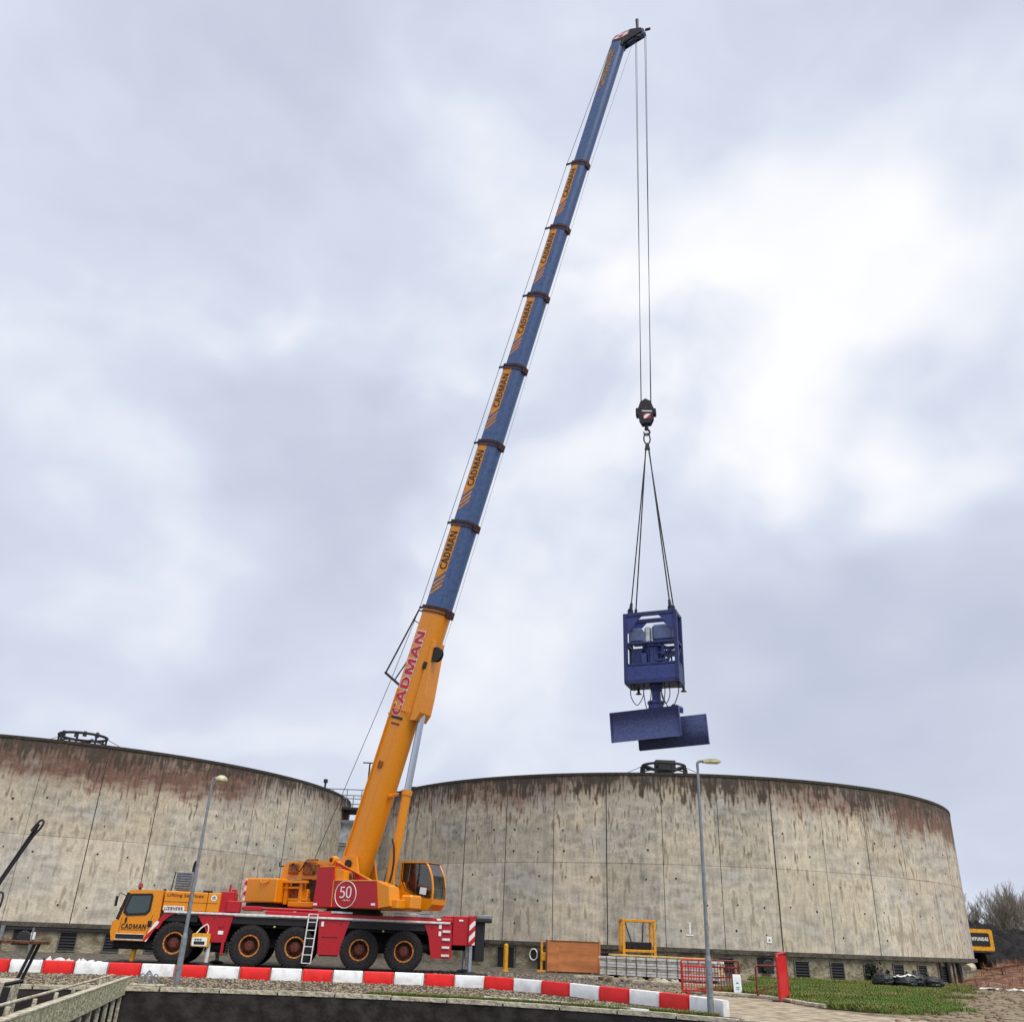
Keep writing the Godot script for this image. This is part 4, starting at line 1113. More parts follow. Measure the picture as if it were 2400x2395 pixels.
	begin(S); tube([Vector3(-3.3, 3.6, 0.66), Vector3(-3.5, 3.6, 0.7), Vector3(-3.5, 3.75, 0.72)], 0.03, 6); tube(curve_pts([Vector3(-2.9, 3.3, 0.7), Vector3(-2.7, 3.7, 0.8), Vector3(-2.3, 3.4, 0.82), Vector3(-2.0, 3.75, 0.8), Vector3(-1.5, 3.3, 0.8)], 5), 0.022, 6); part(c, "winch_hoses", M.dark)
	# boom pedestal
	for z in [-0.58, 0.58]:
		begin(S); prism([Vector2(-1.3, 2.28), Vector2(1.1, 2.28), Vector2(0.55, 3.2), Vector2(0.34, 3.95), Vector2(-0.3, 4.0), Vector2(-0.6, 3.5)], z - 0.06, z + 0.06); part(c, "pedestal_plate", M.orange)
	begin(S); bar(Vector3(-0.6, 3.60, 0.68), Vector3(1.2, 2.92, 0.72), 0.06, 0.28); part(c, "pedestal_brace", M.red)
	begin(S); bar(Vector3(-0.54, 3.78, 0.68), Vector3(1.28, 3.08, 0.72), 0.1, 0.04); part(c, "brace_edge", M.orange)
	begin(S); cyl(Vector3(-0.75, 3.82, 0.5), Vector3(-0.75, 3.82, 0.8), 0.16, -1, 16); part(c, "guide_pulley", M.orange)
	begin(S); cyl(Vector3(-0.75, 3.82, 0.8), Vector3(-0.75, 3.82, 0.82), 0.08, -1, 12); cyl(Vector3(0.02, 3.69, -0.72), Vector3(0.02, 3.69, 0.72), 0.15, -1, 18); part(c, "pivot_pin", M.black)
	begin(S); box(Vector3(0.9, 2.7, 0.0), Vector3(1.6, 0.6, 0.9), 0.03); part(c, "valve_block", M.underside)
	for k in 6:
		begin(S); tube(curve_pts([Vector3(-0.05 + 0.09 * k, 3.45 - 0.04 * k, 0.72), Vector3(0.05 + 0.09 * k, 3.32, 0.86), Vector3(0.10 + 0.1 * k, 3.12, 0.9), Vector3(0.12 + 0.1 * k, 3.0, 0.88)], 4), 0.028, 6); part(c, "hydraulic_hose", M.rusty_orange if k % 2 == 0 else M.dark)
	begin(S); box(Vector3(2.45, 2.28, 0.85), Vector3(0.8, 0.32, 0.5), 0.03); part(c, "front_locker", M.orange)
	begin(S); box(Vector3(2.9, 2.36, 0.3), Vector3(0.5, 0.5, 0.7), 0.06); part(c, "front_locker", M.orange)
	# luffing cylinder
	var lo = Vector3(1.55, 2.72, 0.0)
	var hi = S.affine_inverse() * (boom_xf() * Vector3(6.55, -0.72, 0.0))
	var mid = lo.lerp(hi, 0.53)
	begin(S); cyl(lo, mid, 0.185, -1, 20); cyl(mid - (mid - lo).normalized() * 0.18, mid + (mid - lo).normalized() * 0.02, 0.21, -1, 20); cyl(lo + Vector3(0, 0, -0.25), lo + Vector3(0, 0, 0.25), 0.2, -1, 16); var cy = part(c, "luffing_cylinder", M.orange)
	begin(S); cyl(mid, hi, 0.14, -1, 20); part(cy, "piston_rod", M.chrome)
	begin(S); cyl(hi + Vector3(0, 0, -0.3), hi + Vector3(0, 0, 0.3), 0.17, -1, 16); part(cy, "rod_eye", M.dark)
	begin(S); prism([Vector2(1.0, 2.3), Vector2(2.15, 2.3), Vector2(1.98, 3.4), Vector2(1.86, 4.55), Vector2(1.80, 4.55), Vector2(1.72, 3.2)], 0.26, 0.34); part(c, "cylinder_bracket", M.orange)
	begin(S); tube(curve_pts([Vector3(1.84, 4.6, 0.4), Vector3(1.98, 4.3, 0.44), Vector3(2.05, 3.7, 0.46), Vector3(1.98, 3.1, 0.5), Vector3(1.75, 2.6, 0.6)], 6), 0.04, 8); part(c, "hydraulic_hose", M.black)
	begin(S); cyl(Vector3(1.15, 3.0, -0.42), Vector3(1.5, 4.3, -0.42), 0.16, -1, 14); part(c, "accumulator", M.teal)
	operator_cab(S)

func begin_trim(S: Transform3D):
	begin(S); bar(Vector3(-0.055, 2.12, 1.31), Vector3(-0.085, 3.05, 1.31), 0.02, 0.035, Vector3.RIGHT); part(crane, "cover_trim", M.orange)
	begin(S); bar(Vector3(-0.02, 3.045, 1.31), Vector3(1.92, 3.045, 1.31), 0.02, 0.03); part(crane, "cover_trim", M.orange)

func operator_cab(S: Transform3D):
	var c = crane
	var z0 = -1.32; var z1 = -0.40
	begin(S)
	prism([Vector2(1.74, 2.9), Vector2(1.95, 2.3), Vector2(2.08, 2.14), Vector2(3.16, 2.14), Vector2(3.36, 2.34), Vector2(3.38, 2.52), Vector2(3.22, 2.56), Vector2(2.5, 2.66), Vector2(2.12, 2.86), Vector2(1.98, 3.12)], z0, z1)
	var b = part(c, "operator_cab", M.orange)
	for z in [z0 + 0.03, z1 - 0.03]:
		begin(S)
		bar(Vector3(1.80, 2.85, z), Vector3(1.84, 3.82, z), 0.06, 0.12, Vector3.UP)
		part(b, "rear_pillar", M.orange)
		begin(S)
		tube(curve_pts([Vector3(3.33, 2.5, z), Vector3(3.34, 2.9, z), Vector3(3.22, 3.4, z), Vector3(2.98, 3.80, z)], 5), 0.045, 8)
		part(b, "front_pillar", M.orange)
	begin(S); prism([Vector2(1.76, 3.80), Vector2(2.98, 3.78), Vector2(3.06, 3.81), Vector2(2.9, 3.84), Vector2(1.8, 3.86)], z0 - 0.01, z1 + 0.01); part(b, "roof", M.orange)
	begin(S); box(Vector3(1.79, 3.35, (z0 + z1) / 2), Vector3(0.05, 0.95, z1 - z0 - 0.1)); part(b, "rear_wall", M.interior)
	var side = [Vector2(1.9, 3.10), Vector2(2.1, 2.86), Vector2(2.5, 2.67), Vector2(3.22, 2.57), Vector2(3.31, 2.6), Vector2(3.30, 2.95), Vector2(3.18, 3.40), Vector2(2.96, 3.77), Vector2(1.9, 3.78)]
	for z in [z0 + 0.02, z1 - 0.02]:
		begin(S); prism(side, z - 0.003, z + 0.003); part(b, "side_window", M.glass)
	begin(S)
	var fr = [Vector2(3.39, 2.54), Vector2(3.38, 2.9), Vector2(3.27, 3.35), Vector2(3.02, 3.79)]
	for k in 3:
		for q in [0.0, 0.006]:
			quad(Vector3(fr[k].x - q, fr[k].y, z0 + 0.05), Vector3(fr[k].x - q, fr[k].y, z1 - 0.05), Vector3(fr[k + 1].x - q, fr[k + 1].y, z1 - 0.05), Vector3(fr[k + 1].x - q, fr[k + 1].y, z0 + 0.05), Vector3(5.0 if q > 0 else 2.0, 3.1, -0.8))
	part(b, "windscreen", M.glass)
	begin(S); bar(Vector3(1.86, 3.14, z1 + 0.004), Vector3(1.86, 3.77, z1 + 0.004), 0.012, 0.04); bar(Vector3(1.9, 3.785, z1 + 0.004), Vector3(2.95, 3.775, z1 + 0.004), 0.012, 0.035); tube([Vector3(1.93, 3.08, z1), Vector3(2.1, 2.84, z1), Vector3(2.5, 2.65, z1), Vector3(3.25, 2.55, z1)], 0.015, 6); part(b, "window_seal", M.black)
	begin(S); tube([Vector3(3.40, 2.6, z0 + 0.3), Vector3(3.42, 3.0, z0 + 0.35)], 0.012, 5); part(b, "wiper", M.black)
	begin(S); box(Vector3(2.92, 2.80, z1 + 0.006), Vector3(0.30, 0.24, 0.006), 0.0, Basis(Vector3.BACK, -0.12)); part(b, "notice_sheet", M.paper)
	begin(S); box(Vector3(2.2, 2.72, -0.86), Vector3(0.5, 0.14, 0.5), 0.05); box(Vector3(1.98, 3.05, -0.86), Vector3(0.14, 0.66, 0.46), 0.05, Basis(Vector3.BACK, 0.15)); part(b, "seat", M.interior)
	begin(S); box(Vector3(2.98, 2.72, -0.86), Vector3(0.16, 0.3, 0.6), 0.04); cyl(Vector3(2.62, 2.7, -0.56), Vector3(2.64, 2.98, -0.56), 0.025, -1, 8); part(b, "control_console", M.interior)

func boom_profile(h: float, w: float) -> Array:
	var out = []
	var r = 0.07
	for q in [[h / 2 - r, w / 2 - r, 0.0]]:
		for i in 4:
			var t = PI / 2 * i / 3.0
			out.append(Vector2(q[0] + r * cos(t), q[1] + r * sin(t)))
	for i in 15:
		var t = PI * i / 14.0
		out.append(Vector2(-0.06 * h - (h * 0.44) * sin(t), w / 2 * cos(t)))
	for i in 4:
		var t = PI / 2 * (3 - i) / 3.0
		out.append(Vector2(h / 2 - r + r * cos(t), -(w / 2 - r + r * sin(t))))
	return out

func build_boom():
	var c = crane
	var Bx = boom_xf()
	var t0 = 10.67; var stp = 4.03; var tip = 43.32
	var hs = []; var ws = []
	for k in 8:
		hs.append(1.16 - 0.062 * k); ws.append(0.92 - 0.048 * k)
	# base section
	begin(Bx); extrude(boom_profile(hs[0], ws[0]), -0.55, t0 - 0.05); var base = part(c, "boom_base", M.orange)
	begin(Bx); cyl(Vector3(0, 0.05, ws[0] / 2 + 0.001), Vector3(0, 0.05, ws[0] / 2 + 0.09), 0.30, 0.24, 20); cyl(Vector3(-0.25, -0.05, ws[0] / 2), Vector3(-0.25, -0.05, ws[0] / 2 + 0.03), 0.4, -1, 24); part(base, "pivot_boss", M.orange)
	begin(Bx); cyl(Vector3(0, 0.05, ws[0] / 2 + 0.09), Vector3(0, 0.05, ws[0] / 2 + 0.1), 0.14, -1, 16); part(base, "pivot_socket", M.black)
	begin(Bx); bar(Vector3(-0.3, 0.5, ws[0] / 2 + 0.03), Vector3(7.0, 0.5, ws[0] / 2 + 0.03), 0.06, 0.05); bar(Vector3(-0.3, 0.62, 0.2), Vector3(6.4, 0.62, 0.2), 0.12, 0.1); part(base, "pipe_run", M.orange)
	begin(Bx); bar(Vector3(0.2, -0.02, ws[0] / 2 + 0.004), Vector3(10.2, -0.02, ws[0] / 2 + 0.004), 0.012, 0.03); bar(Vector3(2.9, -0.55, 0), Vector3(2.9, -0.62, 0), 0.6, 0.1); part(base, "weld_seam", M.orange)
	begin(Bx); box(Vector3(3.9, 0.16, ws[0] / 2 + 0.03), Vector3(0.3, 0.22, 0.06), 0.02); part(base, "side_bracket", M.rusty_orange)
	begin(Bx); box(Vector3(5.85, 0.1, ws[0] / 2 + 0.012), Vector3(0.1, 0.6, 0.02), 0.005); box(Vector3(5.6, 0.08, ws[0] / 2 + 0.012), Vector3(0.05, 0.45, 0.02), 0.005); part(base, "grease_marks", M.dark)
	begin(Bx); prism([Vector2(5.9, -0.52), Vector2(9.3, -0.40), Vector2(9.3, -0.50), Vector2(7.0, -0.85), Vector2(6.3, -0.92), Vector2(5.95, -0.8)], -0.40, 0.40); part(base, "cylinder_lug", M.orange)
	begin(Bx); box(Vector3(6.2, -0.02, ws[0] / 2 + 0.015), Vector3(0.05, 1.0, 0.03)); part(base, "stiffener", M.orange)
	# name in red with a pale outline
	var tx = Transform3D(Basis.IDENTITY, Vector3(7.75, 0.24, ws[0] / 2 + 0.012))
	begin(Bx)
	for o in [Vector3(0.045, 0, 0), Vector3(-0.045, 0, 0), Vector3(0, 0.035, 0), Vector3(0, -0.035, 0), Vector3(0.03, 0.03, 0), Vector3(-0.03, -0.03, 0), Vector3(0.03, -0.03, 0), Vector3(-0.03, 0.03, 0)]:
		letters("CADMAN", Transform3D(Basis.IDENTITY, tx.origin + o + Vector3(0, 0, -0.006)), 0.42, 0.006, 3.6)
	var ol = part(base, "lettering_outline", M.white_print)
	begin(Bx); letters("CADMAN", tx, 0.42, 0.012, 3.6); part(base, "lettering", M.red_print)
	# rope guide arm on the back
	var hb = hs[0] / 2
	for q in [[Vector3(10.5, hb + 0.30, 0.3), Vector3(7.55, hb + 0.98, 0.3), 0.05], [Vector3(7.55, hb + 1.02, 0.3), Vector3(7.15, hb, 0.3), 0.09], [Vector3(8.35, hb, 0.3), Vector3(7.35, hb + 0.38, 0.3), 0.04], [Vector3(10.5, hb + 0.32, 0.3), Vector3(10.42, hb, 0.3), 0.06], [Vector3(10.0, hb + 0.4, 0.3), Vector3(9.9, hb, 0.3), 0.04]]:
		begin(Bx); bar(q[0], q[1], q[2], q[2]); part(base, "guide_arm", M.black)
	begin(Bx); bar(Vector3(5.95, hb + 0.22, 0.2), Vector3(5.95, hb, 0.2), 0.06, 0.06); part(base, "guide_arm", M.collar)
	# cable drum
	begin(Bx); lathe([Vector2(0, -0.09), Vector2(0.31, -0.09), Vector2(0.31, -0.05), Vector2(0.2, -0.03), Vector2(0.2, 0.03), Vector2(0.31, 0.05), Vector2(0.31, 0.09), Vector2(0, 0.09)], Vector3(8.75, -0.72, 0.25), Vector3.BACK, 24); part(base, "cable_drum", M.black)
	begin(Bx); box(Vector3(8.2, -0.42, ws[0] / 2 - 0.12), Vector3(0.3, 0.2, 0.2), 0.02); part(base, "sensor_box", M.dark)
	# telescopic sections
	for k in range(1, 8):
		var a = t0 + stp * (k - 1); var e = t0 + stp * k if k < 7 else tip - 0.3
		begin(Bx); extrude(boom_profile(hs[k], ws[k]), a - 0.6, e - 0.05); var sec = part(c, "boom_section", M.steel_blue)
		var wz = ws[k] / 2; var hh = hs[k] / 2
		# printed yellow panel with a striped tail
		var top = e - 0.14 if k < 7 else e - 0.6; var bot = a + 1.25 if k < 7 else a + 4.6
		var lowy = -0.02; var hiy = hh - 0.075
		begin(Bx)
		prism([Vector2(top, lowy), Vector2(top, hiy), Vector2(bot, hiy), Vector2(bot + 0.45, lowy)], wz + 0.001, wz + 0.006)
		for s in (3 if k < 7 else 0):
			var o = bot - 0.16 - 0.22 * s
			prism([Vector2(o, hiy), Vector2(o + 0.45, lowy), Vector2(o + 0.45 - 0.11, lowy), Vector2(o - 0.11, hiy)], wz + 0.001, wz + 0.006)
		var dc = part(sec, "printed_panel", M.yellow_print if k < 7 else M.faded_print)
		if k < 7:
			begin(Bx); letters("CADMAN", Transform3D(Basis.IDENTITY, Vector3(lerpf(bot, top, 0.53), (lowy + hiy) / 2, wz + 0.010)), (hiy - lowy) * 0.74, 0.006, 1.78); part(sec, "lettering", M.black_print)
		begin(Bx); bar(Vector3(a + 0.1, -hh * 0.42, wz * 0.93), Vector3(e - 0.15, -hh * 0.42, wz * 0.93), 0.02, 0.012); part(sec, "weld_seam", M.steel_blue)
	# collars at the section ends
	for k in 7:
		var e = t0 + stp * k
		var pr = boom_profile(hs[k] * 1.10, ws[k] * 1.12)
		begin(Bx); extrude(pr, e - 0.07, e + 0.06)
		var pr2 = boom_profile(hs[k] * 1.05, ws[k] * 1.06); extrude(pr2, e - 0.22, e - 0.16)
		var col = part(c, "collar", M.collar)
		begin(Bx); bar(Vector3(e, hs[k] / 2 * 1.05, 0.25), Vector3(e - 0.06, hs[k] / 2 + 0.36, 0.25), 0.06, 0.09, Vector3(1, 0, 0)); part(col, "rope_guide", M.black)
		begin(Bx); box(Vector3(e - 0.12, -hs[k] / 2 * 1.04, 0.0), Vector3(0.34, 0.12, ws[k] * 0.55), 0.03); part(col, "pad_housing", M.collar)
	# head with sheaves
	begin(Bx)
	for z in [-0.2, 0.2]:
		prism([Vector2(tip - 0.45, 0.30), Vector2(tip + 0.05, 0.40), Vector2(tip + 0.25, 0.1), Vector2(tip + 0.42, -0.6), Vector2(tip + 0.34, -1.2), Vector2(tip + 0.05, -1.3), Vector2(tip - 0.22, -0.8), Vector2(tip - 0.5, -0.34)], z - 0.03, z + 0.03)
	box(Vector3(tip - 0.35, 0, 0), Vector3(0.6, 0.7, 0.5), 0.05)
	var hd = part(c, "boom_head", M.head)
	for q in [[tip - 0.10, -0.62, 0.34], [tip + 0.12, -1.15, 0.26], [tip + 0.1, 0.22, 0.22]]:
		for z in [-0.1, 0.1]:
			begin(Bx); lathe([Vector2(0, -0.04), Vector2(q[2], -0.04), Vector2(q[2] - 0.05, -0.01), Vector2(q[2] - 0.05, 0.01), Vector2(q[2], 0.04), Vector2(0, 0.04)], Vector3(q[0], q[1], z), Vector3.BACK, 24); part(hd, "sheave", M.grey_blue)
	begin(Bx); prism([Vector2(tip - 0.16, 0.35), Vector2(tip + 0.04, 0.38), Vector2(tip + 0.23, 0.1), Vector2(tip + 0.34, -0.5), Vector2(tip + 0.05, -0.5), Vector2(tip - 0.1, -0.0)], 0.231, 0.24); part(hd, "hatched_plate", M.hatch)
	begin(Bx); box(Vector3(tip + 0.1, 0.5, 0.0), Vector3(0.3, 0.12, 0.1), 0.02); box(Vector3(tip + 0.35, -1.5, 0), Vector3(0.14, 0.3, 0.1), 0.02); box(Vector3(tip - 0.25, -1.2, 0.2), Vector3(0.2, 0.2, 0.12), 0.02); part(hd, "limit_switch", M.black)
	begin(Bx)
	var av = Bx.basis.inverse() * Vector3(0, 1, 0)
	cyl(Vector3(tip + 0.34, -0.9, 0.0), Vector3(tip + 0.34, -0.9, 0.0) + av * 1.0, 0.06, 0.09, 10); part(hd, "wind_gauge", M.black)
	# hoist rope along the back, from the winch over the guides to the head
	var S = super_xf()
	var inv = Bx.affine_inverse()
	begin(Bx)
	var rp = [inv * (S * Vector3(-2.1, 3.86, 0.25)), Vector3(7.3, hb + 0.62, 0.25), Vector3(t0, hb + 0.34, 0.25)]
	for k in range(1, 7): rp.append(Vector3(t0 + stp * k, hs[k] / 2 + 0.33, 0.25))
	rp.append(Vector3(tip + 0.1, 0.46, 0.1))
	for k in rp.size() - 1: cyl(rp[k], rp[k + 1], 0.013, -1, 5, false)
	part(c, "hoist_rope", M.rope)
	begin(Bx)
	var lp = [Vector3(8.75, -0.95, 0.25)]
	for k in range(0, 7): lp.append(Vector3(t0 + stp * k, -hs[k] / 2 * 1.1 - 0.16, 0.0))
	lp.append(Vector3(tip - 0.1, -0.9, 0.1))
	for k in lp.size() - 1: cyl(lp[k], lp[k + 1], 0.007, -1, 5, false)
	part(c, "sensor_cable", M.rope)

# ---------------------------------------------------------------- hook, load
func build_falls():
	# four rope falls from the head down to the hook block
	var to_crane = crane.transform.affine_inverse()
	var Bx = boom_xf()
	var tip = 43.32
	for q in [[Vector3(tip - 0.12, -0.93, 0.1), Vector3(5.27, 21.75, -31.25)], [Vector3(tip - 0.12, -0.93, -0.1), Vector3(5.27, 21.75, -31.4)], [Vector3(tip + 0.1, -1.42, 0.1), Vector3(5.68, 21.75, -31.25)], [Vector3(tip + 0.1, -1.42, -0.1), Vector3(5.68, 21.75, -31.4)]]:
		begin(); cyl(Bx * q[0], to_crane * q[1], 0.013, -1, 6, false); part(crane, "rope_fall", M.rope)

func build_hook():
	var t = thing("hook_block", "dark hook block with red and white stripes hanging on the crane ropes", "hook block", Vector3(5.46, 20.2, -31.3), -0.25)
	for z in [-0.13, 0.13]:
		begin(); prism([Vector2(-0.18, 0.55), Vector2(0.18, 0.55), Vector2(0.3, 0.8), Vector2(0.33, 1.25), Vector2(0.22, 1.6), Vector2(0.0, 1.75), Vector2(-0.22, 1.6), Vector2(-0.33, 1.25), Vector2(-0.3, 0.8)], z - 0.03, z + 0.03); part(t, "cheek_plate", M.head)
	begin(); lathe([Vector2(0, -0.07), Vector2(0.31, -0.07), Vector2(0.26, 0), Vector2(0.31, 0.07), Vector2(0, 0.07)], Vector3(0, 1.3, 0), Vector3.BACK, 24); part(t, "sheave", M.dark)
	begin(); box(Vector3(-0.36, 1.15, 0), Vector3(0.12, 0.38, 0.3), 0.03); box(Vector3(0.36, 1.1, 0), Vector3(0.12, 0.3, 0.3), 0.03); part(t, "weight", M.head)
	begin(); prism([Vector2(-0.08, 0.76), Vector2(0.18, 0.76), Vector2(0.22, 0.96), Vector2(-0.10, 1.0)], 0.162, 0.172); part(t, "hatched_plate", M.hatch)
	begin(); bar(Vector3(-0.15, 1.14, 0.17), Vector3(0.26, 1.08, 0.17), 0.01, 0.05); part(t, "pale_stripe", M.white_print)
	begin(); cyl(Vector3(0, 0.6, 0), Vector3(0, 0.3, 0), 0.07, 0.09, 12); var hk = part(t, "shank", M.head)
	begin()
	var pts = []
	for k in 12:
		var a = lerpf(PI * 0.5, -PI * 1.1, k / 11.0)
		pts.append(Vector3(cos(a) * 0.12, 0.17 + sin(a) * 0.14, 0))
	tube(pts, 0.05, 8, 0.025); part(hk, "hook", M.head)

func build_slings():
	var top = Vector3(5.46, 20.2, -31.3)
	var m = thing("master_link", "oval steel ring joining the sling legs under the hook", "shackle", top + Vector3(0, -0.55, 0))
	begin()
	var pts = []
	for k in 17: pts.append(Vector3(sin(TAU * k / 16) * 0.13, 0.42 + cos(TAU * k / 16) * 0.26, 0))
	tube(pts, 0.03, 8); part(m, "ring", M.head)
	begin(); prism([Vector2(-0.06, 0.2), Vector2(0.06, 0.2), Vector2(0.11, -0.1), Vector2(-0.11, -0.1)], -0.05, 0.05); part(m, "coupling", M.head)
	var lx = Transform3D(Basis(Vector3.UP, -0.40), Vector3(5.42, 0, -31.3))
	var names = ["front left", "front right", "rear left", "rear right"]
	var i = 0
	for z in [0.36, -0.36]:
		for x in [-0.74, 0.78]:
			var foot = lx * Vector3(x, 12.42, z)
			var t = thing("lifting_sling", "dark chain sling leg to the %s corner of the hanging frame" % names[i], "sling", foot, 0.0, "sling legs above the load")
			var d = top + Vector3(signf(x) * 0.06, -0.62, signf(z) * 0.04) - foot
			begin(); tube([d, d * 0.5 + Vector3(0, -0.01, 0), d.normalized() * 0.35], 0.026, 6); part(t, "chain", M.rope)
			begin(); cyl(d.normalized() * 0.4, d.normalized() * 0.12, 0.05, 0.07, 8); part(t, "shortener", M.head)
			begin()
			var sh = []
			for k in 13: sh.append(Vector3(sin(TAU * k / 12) * 0.085, 0.07 + cos(TAU * k / 12) * 0.11, 0))
			tube(sh, 0.03, 6); part(t, "shackle", M.head)
			i += 1

func build_mixer():
	var base = 7.4
	var t = thing("mixer_unit", "dark blue mixer unit with open frame and two wide blades hanging from the crane", "mixer", Vector3(5.42, base, -31.3), -0.40)
	var D = Transform3D(Basis.IDENTITY, Vector3(0, -base, 0))
	var hw = 0.94; var hd = 0.40
	for x in [-hw, hw]:
		for z in [-hd, hd]:
			begin(D); box(Vector3(x, 11.08, z), Vector3(0.14, 2.62, 0.14), 0.015); part(t, "post", M.navy_shaded)
	for q in [[12.33, 0.15], [11.22, 0.09], [10.42, 0.09], [9.80, 0.14]]:
		for z in [-hd, hd]:
			begin(D); box(Vector3(0, q[0], z), Vector3(2 * hw - 0.15, q[1], 0.11), 0.012); part(t, "cross_beam", M.navy_shaded)
		for x in [-hw, hw]:
			begin(D); box(Vector3(x, q[0], 0), Vector3(0.11, q[1], 2 * hd - 0.15), 0.012); part(t, "side_beam", M.navy_shaded)
	for z in [-hd, hd]:
		for s in [-1.0, 1.0]:
			begin(D); prism([Vector2(s * (hw - 0.07), 12.25), Vector2(s * (hw - 0.62), 12.25), Vector2(s * (hw - 0.42), 12.05), Vector2(s * (hw - 0.3), 11.85), Vector2(s * (hw - 0.07), 11.6)], z - 0.03, z + 0.03); part(t, "corner_gusset", M.navy)
	for x in [-0.74, 0.78]:
		for z in [-0.36, 0.36]:
			begin(D); prism([Vector2(x - 0.1, 12.40), Vector2(x + 0.1, 12.40), Vector2(x + 0.05, 12.56), Vector2(x - 0.05, 12.56)], z - 0.025, z + 0.025); part(t, "lifting_lug", M.navy_shaded)
	# tanks in the upper bay
	begin(D); box(Vector3(-0.58, 11.58, 0.0), Vector3(0.50, 0.58, 0.6), 0.08); part(t, "header_tank", M.grey_blue)
	begin(D); box(Vector3(0.42, 11.62, 0.0), Vector3(0.82, 0.66, 0.6), 0.10); part(t, "header_tank", M.grey_blue)
	begin(D); cyl(Vector3(-0.16, 11.3, 0.1), Vector3(-0.16, 11.85, 0.1), 0.13, -1, 18); cyl(Vector3(-0.16, 11.85, 0.1), Vector3(-0.16, 11.92, 0.1), 0.13, 0.06, 18); part(t, "filter_drum", M.alu)
	# drive gear in the lower bay
	begin(D); cyl(Vector3(0, 10.3, 0), Vector3(0, 11.1, 0), 0.32, -1, 20); cyl(Vector3(0, 11.1, 0), Vector3(0, 11.2, 0), 0.4, -1, 20); var mo = part(t, "motor", M.navy)
	begin(D)
	for k in 10: box(Vector3(cos(TAU * k / 10) * 0.34, 10.7, sin(TAU * k / 10) * 0.34), Vector3(0.05, 0.6, 0.05), 0.0, Basis(Vector3.UP, -TAU * k / 10))
	part(mo, "cooling_fins", M.navy_shaded)
	begin(D); box(Vector3(-0.55, 10.75, 0.1), Vector3(0.42, 0.62, 0.4), 0.04); part(t, "control_cabinet", M.navy_shaded)
	begin(D); box(Vector3(-0.28, 10.62, 0.34), Vector3(0.2, 0.46, 0.1), 0.02); part(t, "valve_block", M.navy)
	for k in 4:
		begin(D); tube(curve_pts([Vector3(0.32 + 0.13 * k, 10.45, 0.2), Vector3(0.36 + 0.12 * k, 10.75 + 0.05 * k, 0.3), Vector3(0.50 + 0.09 * k, 10.95, 0.2), Vector3(0.42, 11.15, 0.1)], 4), 0.03, 6); part(t, "pipe", M.navy_shaded)
	begin(D); box(Vector3(0.45, 10.86, 0.0), Vector3(0.75, 0.08, 0.5), 0.01); box(Vector3(0.42, 10.98, 0.28), Vector3(0.08, 0.4, 0.08)); box(Vector3(0.40, 10.58, 0.28), Vector3(0.5, 0.07, 0.07)); part(t, "pipe_shelf", M.navy)
	begin(D); bar(Vector3(0.48, 10.44, 0.38), Vector3(0.86, 10.80, 0.38), 0.05, 0.06); part(t, "brace", M.navy_shaded)
	begin(D); bar(Vector3(hw, 10.5, 0.34), Vector3(hw, 11.2, -0.34), 0.05, 0.06); part(t, "brace", M.navy_shaded)
	# skirt
	for z in [-hd - 0.03, hd + 0.03]:
		begin(D); box(Vector3(0, 10.1, z), Vector3(2 * hw + 0.02, 0.52, 0.05), 0.01); part(t, "skirt_panel", M.navy)
	for x in [-hw - 0.03, hw + 0.03]:
		begin(D); box(Vector3(x, 10.1, 0), Vector3(0.05, 0.52, 2 * hd - 0.1), 0.01); part(t, "skirt_panel", M.navy_shaded)  # side panels take the darker navy copy, their shade painted in
	begin(D); box(Vector3(0, 9.74, 0), Vector3(2 * hw + 0.12, 0.07, 2 * hd + 0.12), 0.015); part(t, "floor_plate", M.navy_shaded)
	for x in [-0.68, 0.98]:
		for z in [-0.32, 0.32]:
			begin(D); cyl(Vector3(x, 9.56, z), Vector3(x, 9.72, z), 0.05, -1, 8); cyl(Vector3(x, 9.52, z), Vector3(x, 9.56, z), 0.12, 0.07, 10); part(t, "foot", M.black)
	# shaft and hub
	begin(D); cyl(Vector3(0.05, 8.5, 0), Vector3(0.05, 9.72, 0), 0.16, -1, 18); cyl(Vector3(0.05, 9.5, 0), Vector3(0.05, 9.70, 0), 0.18, 0.28, 18); part(t, "shaft", M.navy)
	begin(D); lathe([Vector2(0, 8.72), Vector2(0.36, 8.72), Vector2(0.36, 8.80), Vector2(0.27, 8.84), Vector2(0.26, 9.02), Vector2(0.30, 9.04), Vector2(0.30, 9.12), Vector2(0.16, 9.14)], Vector3(0.02, 0, 0), Vector3.UP, 24); part(t, "gear_hub", M.navy)
	begin(D); cyl(Vector3(0.75, 8.78, 0.0), Vector3(0.82, 8.92, 0.05), 0.26, 0.2, 16); part(t, "side_gear", M.navy_shaded)
	begin(D); box(Vector3(0.05, 8.5, 0), Vector3(1.5, 0.16, 0.5), 0.03); part(t, "blade_carrier", M.navy_shaded)
	# two curved blades
	for q in [[-0.30, 0.40, -1, 8.25, 0.0], [0.50, -0.40, 1, 8.10, 0.0]]:
		begin(D * Transform3D(Basis(Vector3.BACK, 0.06), Vector3(q[0], q[3], q[1])))
		var prf = []
		for k in 9:
			var a = lerpf(-0.5, 0.5, k / 8.0)
			prf.append(Vector2(a * 1.06, q[2] * 0.34 * (a * a * 4.0 - 1.0) * -0.35))
		for k in 9:
			var p = prf[8 - k]
			prf.append(p + Vector2(0, -0.045 * q[2]))
		extrude(prf, -1.25, 1.25)
		var bl = part(t, "blade", M.blade)
		begin(D * Transform3D(Basis(Vector3.BACK, 0.06), Vector3(q[0], q[3], q[1])))
